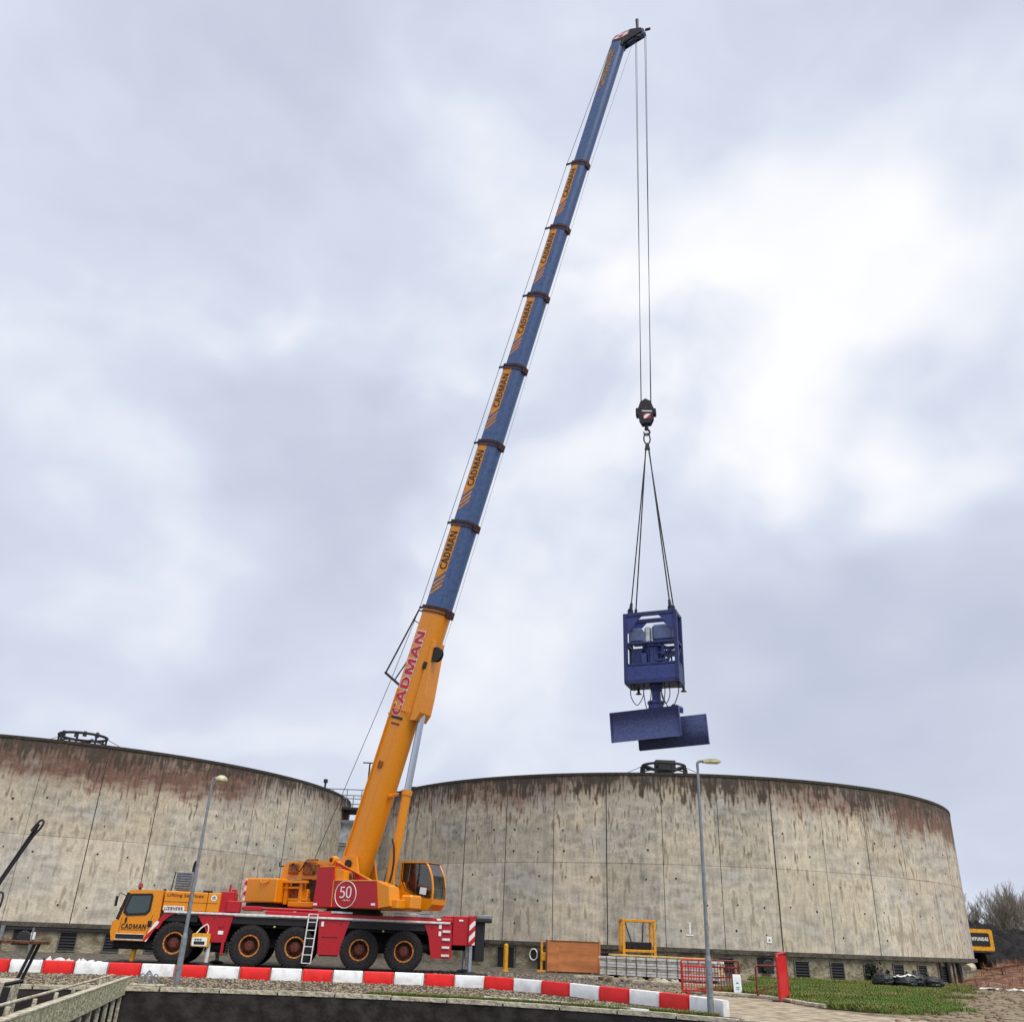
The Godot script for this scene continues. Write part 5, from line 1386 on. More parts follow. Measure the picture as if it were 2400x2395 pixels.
		for x in [-1.24, 1.24]: box(Vector3(x, 0, 0.02 * q[2]), Vector3(0.03, 1.04, 0.16), 0.008)
		part(bl, "edge_plate", M.blade)
	# hanging hoses
	for q in [[-0.78, -0.36, 8.95, 0.3], [-0.30, -0.08, 8.75, 0.3], [0.22, 0.42, 8.8, 0.3], [0.36, 0.90, 8.75, 0.3], [0.30, 0.55, 9.0, 0.1]]:
		begin(D); tube(curve_pts([Vector3(q[0], 9.75, q[3]), Vector3(q[0] - 0.02, 9.3, q[3] + 0.05), Vector3((q[0] + q[1]) / 2, q[2], q[3] + 0.08), Vector3(q[1] + 0.02, 9.3, q[3] + 0.05), Vector3(q[1], 9.75, q[3])], 6), 0.017, 6); part(t, "hose", M.black)

# ---------------------------------------------------------------- operator
func capsule(p: Vector3, a: Vector3, b: Vector3, ra: float, rb: float) -> float:
	var ab = b - a
	var h = clampf((p - a).dot(ab) / ab.length_squared(), 0.0, 1.0)
	return (p - a - ab * h).length() - lerpf(ra, rb, h)

func body_mesh(bones: Array, cell: float, colour: Callable) -> ArrayMesh:
	var lo = Vector3.ONE * 1e9; var hi = -lo
	for b in bones:
		for k in 2:
			lo = lo.min(b[k] - Vector3.ONE * (b[2 + k] + 0.06)); hi = hi.max(b[k] + Vector3.ONE * (b[2 + k] + 0.06))
	var n = Vector3i(((hi - lo) / cell).ceil()) + Vector3i.ONE
	var f = PackedFloat32Array(); f.resize(n.x * n.y * n.z)
	for z in n.z:
		for y in n.y:
			for x in n.x:
				var p = lo + Vector3(x, y, z) * cell
				var s = 0.0
				for b in bones: s += exp(-minf(capsule(p, b[0], b[1], b[2], b[3]), 0.5) * 45.0)
				f[(z * n.y + y) * n.x + x] = -log(s + 1e-12) / 45.0
	var vi = {}
	var vs = PackedVector3Array(); var cs = PackedColorArray()
	var offs = [Vector3i(0, 0, 0), Vector3i(1, 0, 0), Vector3i(0, 1, 0), Vector3i(1, 1, 0), Vector3i(0, 0, 1), Vector3i(1, 0, 1), Vector3i(0, 1, 1), Vector3i(1, 1, 1)]
	var edges = [[0, 1], [2, 3], [4, 5], [6, 7], [0, 2], [1, 3], [4, 6], [5, 7], [0, 4], [1, 5], [2, 6], [3, 7]]
	for z in n.z - 1:
		for y in n.y - 1:
			for x in n.x - 1:
				var d = []
				var neg = 0
				for o in offs:
					var q = f[((z + o.z) * n.y + y + o.y) * n.x + x + o.x]
					d.append(q)
					if q < 0.0: neg += 1
				if neg == 0 or neg == 8: continue
				var acc = Vector3.ZERO; var m = 0
				for e in edges:
					if (d[e[0]] < 0.0) != (d[e[1]] < 0.0):
						var t = d[e[0]] / (d[e[0]] - d[e[1]])
						acc += Vector3(offs[e[0]]).lerp(Vector3(offs[e[1]]), t); m += 1
				vi[(z * n.y + y) * n.x + x] = vs.size()
				var w = lo + (Vector3(x, y, z) + acc / m) * cell
				vs.append(w); cs.append(colour.call(w))
	var st = SurfaceTool.new(); st.begin(Mesh.PRIMITIVE_TRIANGLES)
	for k in vs.size():
		st.set_color(cs[k]); st.set_smooth_group(0); st.add_vertex(vs[k])
	var sx = 1; var sy = n.x; var sz = n.x * n.y
	for z in range(1, n.z - 1):
		for y in range(1, n.y - 1):
			for x in range(1, n.x - 1):
				var i = (z * n.y + y) * n.x + x
				for q in [[sx, sy, sz], [sy, sz, sx], [sz, sx, sy]]:
					var a = f[i]; var b = f[i + q[0]]
					if (a < 0.0) == (b < 0.0): continue
					var v = [vi.get(i - q[1] - q[2]), vi.get(i - q[2]), vi.get(i), vi.get(i - q[1])]
					if v.has(null): continue
					var order = [0, 2, 1, 0, 3, 2] if a < 0.0 else [0, 1, 2, 0, 2, 3]
					for o in order: st.add_index(v[o])
	st.generate_normals()
	return st.commit()

func build_operator():
	var c = Vector3(0, 0, -0.86)
	var bones = [
		[Vector3(2.12, 2.87, 0), Vector3(2.09, 3.10, 0), 0.135, 0.125], [Vector3(2.09, 3.10, 0), Vector3(2.10, 3.30, 0), 0.13, 0.12],
		[Vector3(2.10, 3.33, -0.14), Vector3(2.10, 3.33, 0.14), 0.075, 0.075], [Vector3(2.11, 3.36, 0), Vector3(2.13, 3.47, 0), 0.055, 0.05],
		[Vector3(2.14, 3.54, 0), Vector3(2.16, 3.60, 0), 0.085, 0.088], [Vector3(2.23, 3.53, 0), Vector3(2.25, 3.52, 0), 0.014, 0.012],
		[Vector3(2.10, 3.31, -0.19), Vector3(2.18, 3.06, -0.24), 0.055, 0.045], [Vector3(2.18, 3.06, -0.24), Vector3(2.42, 3.0, -0.2), 0.043, 0.032],
		[Vector3(2.10, 3.31, 0.19), Vector3(2.18, 3.06, 0.24), 0.055, 0.045], [Vector3(2.18, 3.06, 0.24), Vector3(2.42, 3.0, 0.22), 0.043, 0.032],
		[Vector3(2.15, 2.86, -0.09), Vector3(2.58, 2.86, -0.11), 0.085, 0.06], [Vector3(2.58, 2.86, -0.11), Vector3(2.68, 2.52, -0.11), 0.058, 0.04],
		[Vector3(2.15, 2.86, 0.09), Vector3(2.58, 2.86, 0.11), 0.085, 0.06], [Vector3(2.58, 2.86, 0.11), Vector3(2.68, 2.52, 0.11), 0.058, 0.04]]
	for s in [-1.0, 1.0]:
		var zz = 0.2 if s < 0 else 0.22
		bones.append([Vector3(2.43, 3.0, s * zz), Vector3(2.50, 2.985, s * zz), 0.03, 0.03])
		for k in 4: bones.append([Vector3(2.50, 2.985, s * zz + (k - 1.5) * 0.018), Vector3(2.56, 2.965, s * zz + (k - 1.5) * 0.018), 0.010, 0.009])
		bones.append([Vector3(2.46, 3.0, s * (zz - 0.025)), Vector3(2.52, 2.99, s * (zz - 0.05)), 0.011, 0.009])
		bones.append([Vector3(2.68, 2.50, s * 0.11), Vector3(2.80, 2.48, s * 0.11), 0.042, 0.035])
	for b in bones:
		b[0] += c; b[1] += c
	var me = body_mesh(bones, 0.022, func(p: Vector3):
		if p.y > 3.43: return Color(0.05, 0.035, 0.025) if (p.y > 3.60 or p.x < 2.10) else Color(0.50, 0.30, 0.22)
		if p.x > 2.42 and p.y > 2.93: return Color(0.50, 0.30, 0.22)
		if p.y > 2.93 or p.x < 2.1: return Color(0.50, 0.03, 0.03)
		return Color(0.03, 0.035, 0.06))
	var o = MeshInstance3D.new(); o.mesh = me; o.name = numbered("person")
	var m = StandardMaterial3D.new(); m.vertex_color_use_as_albedo = true; m.roughness = 0.8
	o.material_override = m
	add_child(o); o.transform = crane.transform * super_xf()
	tag(o, "person in a red jacket seated inside the crane operator cab", "person")

# ---------------------------------------------------------------- site clutter
func build_clutter():
	# yellow bag hung on the carrier
	var b = thing("tool_bag", "yellow bag with a white printed front hung on the crane's side", "bag", crane.transform * Vector3(0.98, 0.62, 0.1), CRANE_TURN)
	begin(); prism(round_rect(-0.32, 0.0, 0.32, 0.44, 0.07), -0.08, 0.06); part(b, "pouch", M.yellow)
	begin(); prism(round_rect(-0.29, 0.03, 0.23, 0.31, 0.05), 0.06, 0.072); part(b, "front_panel", M.white_print)
	begin(); prism(round_rect(-0.22, 0.07, 0.16, 0.18, 0.02), 0.072, 0.078); part(b, "dark_print", M.dark)
	begin(); for k in 3: box(Vector3(-0.18 + 0.09 * k, 0.235, 0.074), Vector3(0.07, 0.06, 0.006))
	part(b, "blue_print", M.teal)
	begin(); tube(curve_pts([Vector3(-0.2, 0.42, 0), Vector3(-0.05, 0.62, -0.04), Vector3(0.12, 0.74, -0.1)], 4), 0.025, 6); tube(curve_pts([Vector3(0.2, 0.42, 0), Vector3(0.2, 0.62, -0.04), Vector3(0.12, 0.74, -0.1)], 4), 0.02, 6); part(b, "strap", M.white)
	var mp = [["black plastic mat under the crane's rear jack", Vector3(10.82, -0.004, -0.15)], ["black plastic mat under the crane's front jack", Vector3(1.25, -0.004, -0.12)]]
	for q in mp:
		var w = thing("outrigger_mat", q[0], "mat", crane.transform * q[1], CRANE_TURN, "mats under the jacks")
		begin(); box(Vector3(0, 0.02, 0), Vector3(1.1, 0.036, 0.95), 0.008); part(w, "pad", M.black)
		begin(); tube([Vector3(0.5, 0.03, 0.48), Vector3(0.42, 0.04, 0.6), Vector3(0.58, 0.04, 0.62), Vector3(0.5, 0.03, 0.48)], 0.014, 6); part(w, "rope_handle", M.rope)
	# plywood box with yellow post pair
	var pb = thing("plywood_crate", "large orange-brown plywood crate in front of the right tank", "crate", Vector3(3.5, 0, -43.7), 0.02)
	begin(); box(Vector3(0, 0.65, 0), Vector3(2.36, 1.2, 0.9), 0.01); part(pb, "side_sheet", M.plywood)
	for x in [-1.13, 1.13]:
		begin(); box(Vector3(x, 0.65, 0.46), Vector3(0.09, 1.22, 0.03), 0.005); part(pb, "corner_batten", M.plywood)
	begin(); box(Vector3(0, 1.262, 0), Vector3(2.40, 0.03, 0.94)); part(pb, "lid", M.timber)
	for x in [-0.8, 0.8]:
		begin(); box(Vector3(x, 0.025, 0), Vector3(0.12, 0.05, 0.9)); part(pb, "skid", M.timber)
	var yp = thing("yellow_stand", "yellow steel stand at the left end of the plywood crate", "stand", Vector3(2.1, 0, -43.5))
	begin(); box(Vector3(0, 0.6, 0), Vector3(0.1, 1.2, 0.1), 0.01); part(yp, "post", M.yellow)
	begin(); box(Vector3(0.08, 0.62, 0.06), Vector3(0.2, 0.34, 0.06), 0.01); part(yp, "plate", M.yellow)
	begin(); box(Vector3(0, 0.03, 0), Vector3(0.4, 0.06, 0.4), 0.01); part(yp, "foot", M.yellow)
	# yellow lifting frame
	var yf = thing("lifting_cage", "tall yellow steel cage frame behind the stacked boards", "frame", Vector3(6.05, 0, -41.4), 0.06)
	for x in [-0.66, 0.66]:
		for z in [-0.4, 0.4]:
			begin(); box(Vector3(x, 1.1, z), Vector3(0.11, 2.2, 0.11), 0.01); part(yf, "post", M.rusty_yellow)
	for y in [2.15, 1.0, 0.3]:
		for z in [-0.4, 0.4]:
			begin(); box(Vector3(0, y, z), Vector3(1.21, 0.1, 0.09), 0.01); part(yf, "cross_bar", M.rusty_yellow)
		for x in [-0.66, 0.66]:
			begin(); box(Vector3(x, y, 0), Vector3(0.09, 0.1, 0.69), 0.01); part(yf, "side_bar", M.rusty_yellow)
	for q in [[-0.45, 2.1, -0.1, 1.05], [0.35, 2.1, 0.25, 1.05]]:
		begin(); tube([Vector3(q[0], q[1], -0.38), Vector3(q[2], q[3], -0.3)], 0.03, 6); part(yf, "tie_rod", M.dark)
	begin(); box(Vector3(0, 1.2, 0), Vector3(1.1, 0.28, 0.6), 0.03); part(yf, "tray", M.underside)
	# stack of boards with straps
	var A = Vector3(4.55, 0, -40.6); var Bv = Vector3(8.75, 0, -38.0)
	var d = (Bv - A).normalized(); var L = (Bv - A).length()
	var sk = thing("board_stack", "long strapped stack of pale boards behind the barrier", "boards", (A + Bv) * 0.5, -atan2(d.z, d.x))
	var rr = RandomNumberGenerator.new(); rr.seed = 17
	for y in 7:
		for z in 4:
			begin(); box(Vector3(rr.randf_range(-0.04, 0.04), 0.16 + 0.095 * y, -0.42 + 0.27 * z + rr.randf_range(-0.012, 0.012)), Vector3(L - rr.randf_range(0.02, 0.12), 0.082, 0.255), 0.006)
			part(sk, "board", [M.boards, M.boards, M.board_tan, M.pale][rr.randi() % 4])
	for k in 11:
		begin()
		var x = -L / 2 + 0.35 + (L - 0.6) * k / 10.0
		bar(Vector3(x, 0.12, 0.535), Vector3(x + 0.02, 0.46, 0.54), 0.012, 0.03, Vector3.BACK); bar(Vector3(x + 0.02, 0.46, 0.54), Vector3(x, 0.80, 0.535), 0.012, 0.03, Vector3.BACK); box(Vector3(x, 0.80, 0.0), Vector3(0.03, 0.012, 1.09))
		part(sk, "strap", M.strap)
	for k in 4:
		begin(); box(Vector3(-L / 2 + 0.4 + (L - 0.8) * k / 3.0, 0.06, 0), Vector3(0.12, 0.12, 1.1)); part(sk, "bearer", M.timber)
	for z in 3:
		begin(); box(Vector3(-0.3 + 0.2 * z, 0.835, -0.3 + 0.3 * z), Vector3(L - 0.8, 0.05, 0.22), 0.006); part(sk, "top_board", M.board_tan)
	# red site barriers
	site_barrier("red plastic site barrier standing left of the right lamp post", Vector3(6.12, 0, -30.0), 0.12, 0.86, 0.92, M.plastic_red, true)
	site_barrier("dull red mesh site barrier carrying the white notice", Vector3(7.1, 0, -30.5), 0.1, 1.0, 0.92, M.plastic_dull, true)
	site_barrier("pinkish red open barrier frame tilted on the grass edge", Vector3(8.25, 0, -29.5), 0.75, 1.5, 0.85, M.plastic_dull, false)
	var sb = thing("folded_barrier", "bright red barrier panel seen end on beside the grass", "barrier", Vector3(8.14, 0, -27.8), 1.1)
	sb.rotation.z = 0.04
	begin(); prism([Vector2(-0.6, 0.12), Vector2(0.6, 0.12), Vector2(0.6, 0.72), Vector2(-0.6, 0.72)], -0.02, 0.02); part(sb, "panel", M.plastic_bright)
	for k in 6:
		begin(); box(Vector3(-0.5 + 0.2 * k, 0.92, 0), Vector3(0.07, 0.44, 0.04), 0.008); part(sb, "slat", M.plastic_bright)
	begin(); tube([Vector3(-0.62, 0.05, 0), Vector3(-0.62, 1.1, 0), Vector3(-0.54, 1.2, 0), Vector3(0.54, 1.2, 0), Vector3(0.62, 1.1, 0), Vector3(0.62, 0.05, 0)], 0.04, 8); part(sb, "edge_tube", M.plastic_red)
	for x in [-0.45, 0.45]:
		begin(); box(Vector3(x, 0.03, 0), Vector3(0.09, 0.06, 0.5), 0.01); part(sb, "foot", M.black)
	var sg = thing("notice_board", "small white notice board leaning on the dull red barrier", "sign", Vector3(7.42, 0, -30.1), 0.1)
	sg.rotation.x = -0.12
	begin(); box(Vector3(0, 0.29, 0), Vector3(0.25, 0.56, 0.02), 0.004); part(sg, "board", M.white_print)
	begin(); box(Vector3(0, 0.29, 0.012), Vector3(0.18, 0.44, 0.006)); box(Vector3(0.0, 0.40, 0.016), Vector3(0.10, 0.12, 0.004)); part(sg, "print", M.paper)
	begin(); box(Vector3(0.0, 0.34, 0.019), Vector3(0.07, 0.03, 0.006)); box(Vector3(0, 0.22, 0.017), Vector3(0.11, 0.02, 0.006)); box(Vector3(0, 0.17, 0.017), Vector3(0.09, 0.02, 0.006)); part(sg, "print_marks", M.teal)
	# edging stones along the lawn
	var es = [Vector2(5.95, -30.4), Vector2(6.6, -30.0), Vector2(7.25, -29.6), Vector2(7.85, -29.0), Vector2(8.05, -28.2), Vector2(8.2, -27.2), Vector2(8.3, -26.3), Vector2(8.5, -25.4)]
	var where = ["by the end of the boards", "under the left red barrier", "under the white notice", "under the dull red barrier", "at the corner of the lawn", "before the bright red panel", "beside the bright red panel", "nearest the basin"]
	for k in es.size() - 1:
		var p = es[k]; var q = es[k + 1]
		var e = thing("edging_stone", "pale edging stone between path and lawn, " + where[k], "stone", Vector3((p.x + q.x) / 2, 0.0, (p.y + q.y) / 2), -atan2(q.y - p.y, q.x - p.x), "pale stones edging the lawn")
		begin(); box(Vector3(0, 0.05, 0), Vector3((q - p).length() - 0.03, 0.1, 0.14), 0.02); part(e, "block", M.pale)
	# black sacks by the tank
	var sp = [[16.2, -40.9, 0.52, 0.44, "at the left end"], [16.9, -40.5, 0.5, 0.40, "at the front"], [17.5, -40.9, 0.55, 0.44, "in the middle"], [18.1, -40.8, 0.46, 0.40, "at the right end"]]
	for k in 4:
		var s = thing("refuse_sack", "black refuse sack %s of the heap by the right tank" % sp[k][4], "sack", Vector3(sp[k][0], 0, sp[k][1]), k * 0.7, "black sacks heaped by the tank")
		begin(); blob(Vector3(0, sp[k][3] * 0.62, 0), Vector3(sp[k][2], sp[k][3] * 0.66, 0.46), 60 + k, 0.35, 20, 12, 1.9); part(s, "bag", M.sack)
		begin(); cyl(Vector3(0.1, sp[k][3] * 1.2, 0), Vector3(0.2, sp[k][3] * 1.2 + 0.12, 0.03), 0.04, 0.09, 8); part(s, "knot", M.sack)
	var ws = thing("white_sheet", "crumpled white plastic sheet lying on the black sacks", "sheet", Vector3(17.0, 0.42, -40.5))
	begin(); crumple(1.1, 0.5, 0.16, 71); part(ws, "fold", M.white)
	var wd = thing("white_strip", "long white plastic strip lying on the mud at far right", "sheet", Vector3(22.3, 0.03, -42.6), -0.75)
	begin(); crumple(3.2, 0.35, 0.12, 72); part(wd, "fold", M.white)
	var wl = thing("dust_sheet", "white crumpled sheeting on the ground behind the barrier's left part", "sheet", Vector3(-13.0, 0.05, -30.2), 0.05)
	begin(); crumple(3.4, 0.8, 0.30, 73); part(wl, "fold", M.white)
	# dark doorway posts of right tank and yellow post
	var yb = thing("yellow_bollard", "yellow post standing before the dark doorway of the right tank", "bollard", Vector3(0.5, 0, -42.3))
	begin(); lathe([Vector2(0, 0), Vector2(0.10, 0), Vector2(0.10, 1.0), Vector2(0.08, 1.06), Vector2(0, 1.08)], Vector3.ZERO, Vector3.UP, 14); part(yb, "post", M.yellow)
	begin(); lathe([Vector2(0.11, 0), Vector2(0.16, 0), Vector2(0.16, 0.03), Vector2(0.1, 0.04)], Vector3.ZERO, Vector3.UP, 14); part(yb, "base_ring", M.yellow)
	# white curb strip lying along the gravel
	var hs = thing("white_hose", "thin white pipe lying curved on the gravel near the basin", "pipe", Vector3(1.0, 0.03, -23.0))
	begin(); tube(curve_pts([Vector3(-1.2, 0, -0.75), Vector3(-0.2, 0, -0.45), Vector3(0.8, 0, 0.15), Vector3(1.6, 0, 0.75), Vector3(2.35, 0, 1.5)], 8), 0.035, 8); part(hs, "tube", M.white)
	var sl = [["flat pale timber lying beside the strapped boards", Vector3(3.9, 0.0, -38.6), 0.15, 1.6], ["pale timber lying before the strapped boards", Vector3(6.6, 0.0, -35.2), -0.45, 3.4]]
	for q in sl:
		var tb = thing("timber_length", q[0], "timber", q[1], q[2], "timbers by the boards")
		begin(); box(Vector3(0, 0.05, 0), Vector3(q[3], 0.1, 0.2), 0.01); part(tb, "baulk", M.pale)
	# spoil beside the boards
	var sh = thing("rubble_heap", "low heap of pale rubble in front of the strapped boards", "rubble", Vector3(5.0, 0, -36.6))
	for k in 26:
		begin(); var a = rr.randf() * TAU; var r = rr.randf() * 1.3
		blob(Vector3(cos(a) * r * 1.6, 0.05, sin(a) * r), Vector3(0.16, 0.10, 0.13) * rr.randf_range(0.5, 1.3), 100 + k, 0.9, 7, 5); part(sh, "lump", [M.pale, M.stone_a, M.soil][k % 3])

func crumple(lx: float, lz: float, h: float, sd: int):
	var fn = FastNoiseLite.new(); fn.seed = sd; fn.frequency = 1.6; fn.fractal_octaves = 3
	var nx = 24; var nz = 8
	var pt = func(i, j):
		var x = lx * (float(i) / nx - 0.5); var z = lz * (float(j) / nz - 0.5)
		var edge = sin(PI * i / nx) * 0.6 + 0.4
		return Vector3(x, maxf(0.0, 0.35 + fn.get_noise_2d(x * 1.5, z * 2.5)) * h * edge, z * (0.7 + 0.5 * fn.get_noise_2d(x * 2.0, 30.0)))
	for top in [0.0, -0.012]:
		for i in nx:
			for j in nz:
				var o = Vector3(0, top, 0)
				quad(pt.call(i, j) + o, pt.call(i + 1, j) + o, pt.call(i + 1, j + 1) + o, pt.call(i, j + 1) + o, Vector3(0, -50 if top == 0.0 else 50, 0))

func site_barrier(label: String, at: Vector3, turn: float, w: float, h: float, m: Material, mesh_panel: bool):
	var t = thing("site_barrier", label, "barrier", at, turn, "red site barriers")
	begin(); tube([Vector3(-w / 2, 0.1, 0), Vector3(-w / 2, h - 0.05, 0), Vector3(-w / 2 + 0.05, h, 0), Vector3(w / 2 - 0.05, h, 0), Vector3(w / 2, h - 0.05, 0), Vector3(w / 2, 0.1, 0), Vector3(-w / 2, 0.1, 0)], 0.028, 8); part(t, "frame", m)
	if mesh_panel:
		begin(); box(Vector3(0, h * 0.80, 0), Vector3(w - 0.06, 0.05, 0.03), 0.005); box(Vector3(0, h * 0.5, 0), Vector3(w - 0.06, 0.04, 0.03), 0.005); part(t, "rail", m)
		var n = int(w / 0.085)
		for k in n:
			begin(); box(Vector3(-w / 2 + w * (k + 0.5) / n, h * 0.5, 0), Vector3(0.022, h - 0.2, 0.016)); part(t, "bar", m)
	else:
		begin(); tube([Vector3(-w / 2, 0.2, 0), Vector3(w / 2, 0.35, 0)], 0.02, 6); part(t, "rail", m)
	for x in [-w * 0.35, w * 0.35]:
		begin(); bar(Vector3(x, 0.03, -0.3), Vector3(x, 0.03, 0.3), 0.06, 0.05); bar(Vector3(x, 0.05, 0.0), Vector3(x, 0.14, 0.0), 0.05, 0.05, Vector3.RIGHT); part(t, "foot", m)

func build_foreground():
	# concrete channel crossing the basin on upright fins
	var A = Vector3(-8.5, 0, -23.35); var B = Vector3(-5.0, 0, -10.0)
	var d = (B - A).normalized()
	var c = thing("concrete_channel", "lichen-stained concrete channel crossing the basin at lower left", "channel", A, -atan2(d.z, d.x))
	c.position.y = -0.075; c.rotation.z = 0.0125
	var L = (B - A).length()
	# local x runs from the basin edge towards the viewer; local +z is its right side when seen from its far end
	begin(); box(Vector3(L / 2, 0.10, 0.0), Vector3(L, 0.34, 0.10), 0.012); part(c, "near_wall", M.lichen)
	begin(); box(Vector3(L / 2, 0.06, 0.42), Vector3(L, 0.2, 0.06), 0.012); part(c, "far_wall", M.lichen)
	begin(); box(Vector3(L / 2, -0.02, 0.21), Vector3(L, 0.05, 0.32)); part(c, "channel_floor", M.pit)
	begin(); bar(Vector3(0, 0.275, 0.0), Vector3(L, 0.275, 0.0), 0.11, 0.02); part(c, "coping", M.pale)
	begin(); tube([Vector3(0.1, 0.30, 0.36), Vector3(L, 0.32, 0.36)], 0.022, 8); var rl = part(c, "weir_pipe", M.pale)
	for k in 7:
		begin(); box(Vector3(0.8 + 1.7 * k, 0.22, 0.32), Vector3(0.05, 0.14, 0.06), 0.01); part(c, "bracket", M.pale)
	for k in 8:
		begin(); box(Vector3(1.2 + 1.15 * k, -1.29, 0.0), Vector3(0.09, 2.42, 0.07), 0.01); part(c, "fin", M.pale)
	# moss along the channel
	# leaning davit at the left edge
	var lp = thing("leaning_davit", "dark twin-tube davit leaning up at the left edge with a looped tip", "davit", Vector3(-9.95, -0.2, -18.2))
	begin(); tube([Vector3(-0.25, 0.0, 0), Vector3(0.35, 1.75, 0.0), Vector3(0.98, 3.12, 0.05)], 0.035, 8); part(lp, "tube", M.black)
	begin(); tube(curve_pts([Vector3(-0.14, 0.0, 0.08), Vector3(0.42, 1.7, 0.08), Vector3(0.92, 2.85, 0.08), Vector3(1.08, 3.12, 0.08), Vector3(1.10, 3.24, 0.06), Vector3(1.02, 3.26, 0.04), Vector3(0.96, 3.16, 0.04)], 6), 0.022, 6); part(lp, "tube", M.dark)
	begin(); cyl(Vector3(0.93, 3.05, 0.05), Vector3(1.0, 3.2, 0.05), 0.055, 0.04, 10); part(lp, "tip", M.black)
	begin(); tube(curve_pts([Vector3(0.45, 1.9, 0.1), Vector3(0.7, 1.95, 0.1), Vector3(0.66, 1.6, 0.1), Vector3(0.35, 1.62, 0.1)], 5), 0.018, 6); part(lp, "cable_loop", M.dark)
	# trestle with a plank
	var tr = thing("steel_trestle", "rusty trestle table with thin black legs at the left edge", "trestle", Vector3(-8.7, -0.22, -17.9), 0.05)
	begin(); box(Vector3(-0.2, 1.17, 0), Vector3(1.5, 0.05, 0.42), 0.008); part(tr, "top", M.rust)
	for q in [[0.40, 0.08], [-0.32, -0.42]]:
		begin(); bar(Vector3(q[0], 1.15, 0.1), Vector3(q[1], 0.0, 0.1), 0.045, 0.045); part(tr, "leg", M.black)
		begin(); bar(Vector3(q[0], 1.15, -0.1), Vector3(q[1], 0.0, -0.1), 0.045, 0.045); part(tr, "leg", M.black)
	# pier with scraper wheel
	var pr = thing("scraper_pier", "pale concrete pier carrying a scraper wheel at lower left corner", "pier", Vector3(-8.55, -2.6, -17.0), 0.1)
	begin(); box(Vector3(0, 1.5, 0), Vector3(0.8, 3.0, 0.8), 0.03); part(pr, "pier_block", M.pale)
	begin(); box(Vector3(-0.1, 2.50, 0.42), Vector3(0.6, 0.12, 0.1), 0.02); part(pr, "bearing_plate", M.dark)
	begin(); lathe([Vector2(0.10, -0.1), Vector2(0.2, -0.11), Vector2(0.24, -0.06), Vector2(0.24, 0.06), Vector2(0.2, 0.11), Vector2(0.10, 0.1)], Vector3(0.12, 2.47, 0.62), Vector3(0.25, 0, 1), 24); part(pr, "scraper_wheel", M.tyre)
	begin(); tube([Vector3(0.0, 2.9, 0.3), Vector3(0.45, 2.95, 0.3), Vector3(0.66, 3.0, 0.25)], 0.035, 6); bar(Vector3(0.42, 2.9, 0.3), Vector3(0.36, 1.6, 0.35), 0.12, 0.12); bar(Vector3(0.2, 2.8, 0.4), Vector3(0.34, 1.5, 0.42), 0.06, 0.06); part(pr, "scraper_frame", M.black)
	# small bracket clutter at the basin edge
	var br = thing("pipe_bracket", "small galvanised bracket with wire loops at the basin edge", "bracket", Vector3(-7.95, 0.05, -23.0))
	begin(); box(Vector3(0.05, 0.015, 0), Vector3(0.75, 0.03, 0.3), 0.005); part(br, "plate", M.pale)
	begin()
	for k in 3:
		var lo = []
		for i in 13: lo.append(Vector3(-0.12 + 0.16 * k + sin(TAU * i / 12) * 0.06, 0.14 + cos(TAU * i / 12) * 0.1, 0.02 * k))
		tube(lo, 0.014, 6)
	part(br, "wire_loops", M.galv)
	begin(); bar(Vector3(-0.2, 0.02, 0), Vector3(0.02, 0.3, 0), 0.03, 0.03); bar(Vector3(0.24, 0.02, 0), Vector3(0.02, 0.3, 0), 0.03, 0.03); part(br, "tripod", M.galv)

# ---------------------------------------------------------------- far right
func branch(tr: Array, tw: Array, p: Vector3, d: Vector3, len_: float, r: float, lev: int, rr: RandomNumberGenerator):
	var segs = 3
	var q = p; var dd = d
	for s in segs:
		var nx = q + dd * len_ / segs
		(tr if lev < 2 else tw).append([q, nx, r * (1.0 - 0.22 * s), r * (1.0 - 0.22 * (s + 1))])
		if lev < 4:
			var n = [2, 2, 2, 2][lev] if s > 0 or lev > 0 else 1
			for k in n:
				var ax = Vector3(rr.randf_range(-1, 1), 0.1, rr.randf_range(-1, 1)).normalized()
				var nd = (dd * 1.0 + ax * rr.randf_range(0.4, 0.9) + Vector3(0, 0.28, 0)).normalized()
				branch(tr, tw, nx, nd, len_ * rr.randf_range(0.5, 0.72), r * 0.55, lev + 1, rr)
		q = nx
		dd = (dd + Vector3(rr.randf_range(-0.18, 0.18), 0.08, rr.randf_range(-0.18, 0.18))).normalized()

func bare_tree(label: String, at: Vector3, h: float, sd: int, tm: Material):
	var t = thing("bare_tree", label, "tree", at, 0.0, "bare trees behind the dark heap")
	var rr = RandomNumberGenerator.new(); rr.seed = sd
	var tr = []; var tw = []
	for k in 3:
		var a = TAU * k / 3.0 + rr.randf()
		branch(tr, tw, Vector3(cos(a) * 0.1, -0.1, sin(a) * 0.1), Vector3(cos(a) * 0.28, 1, sin(a) * 0.28).normalized(), h * rr.randf_range(0.42, 0.5), 0.09, 0, rr)
	begin()
	for s in tr: cyl(s[0], s[1], s[2], s[3], 5, false)
	part(t, "trunk", M.bark)
	begin()
	for s in tw: cyl(s[0], s[1], maxf(s[2], 0.016), maxf(s[3], 0.010), 3, false)
	part(t, "crown", tm)

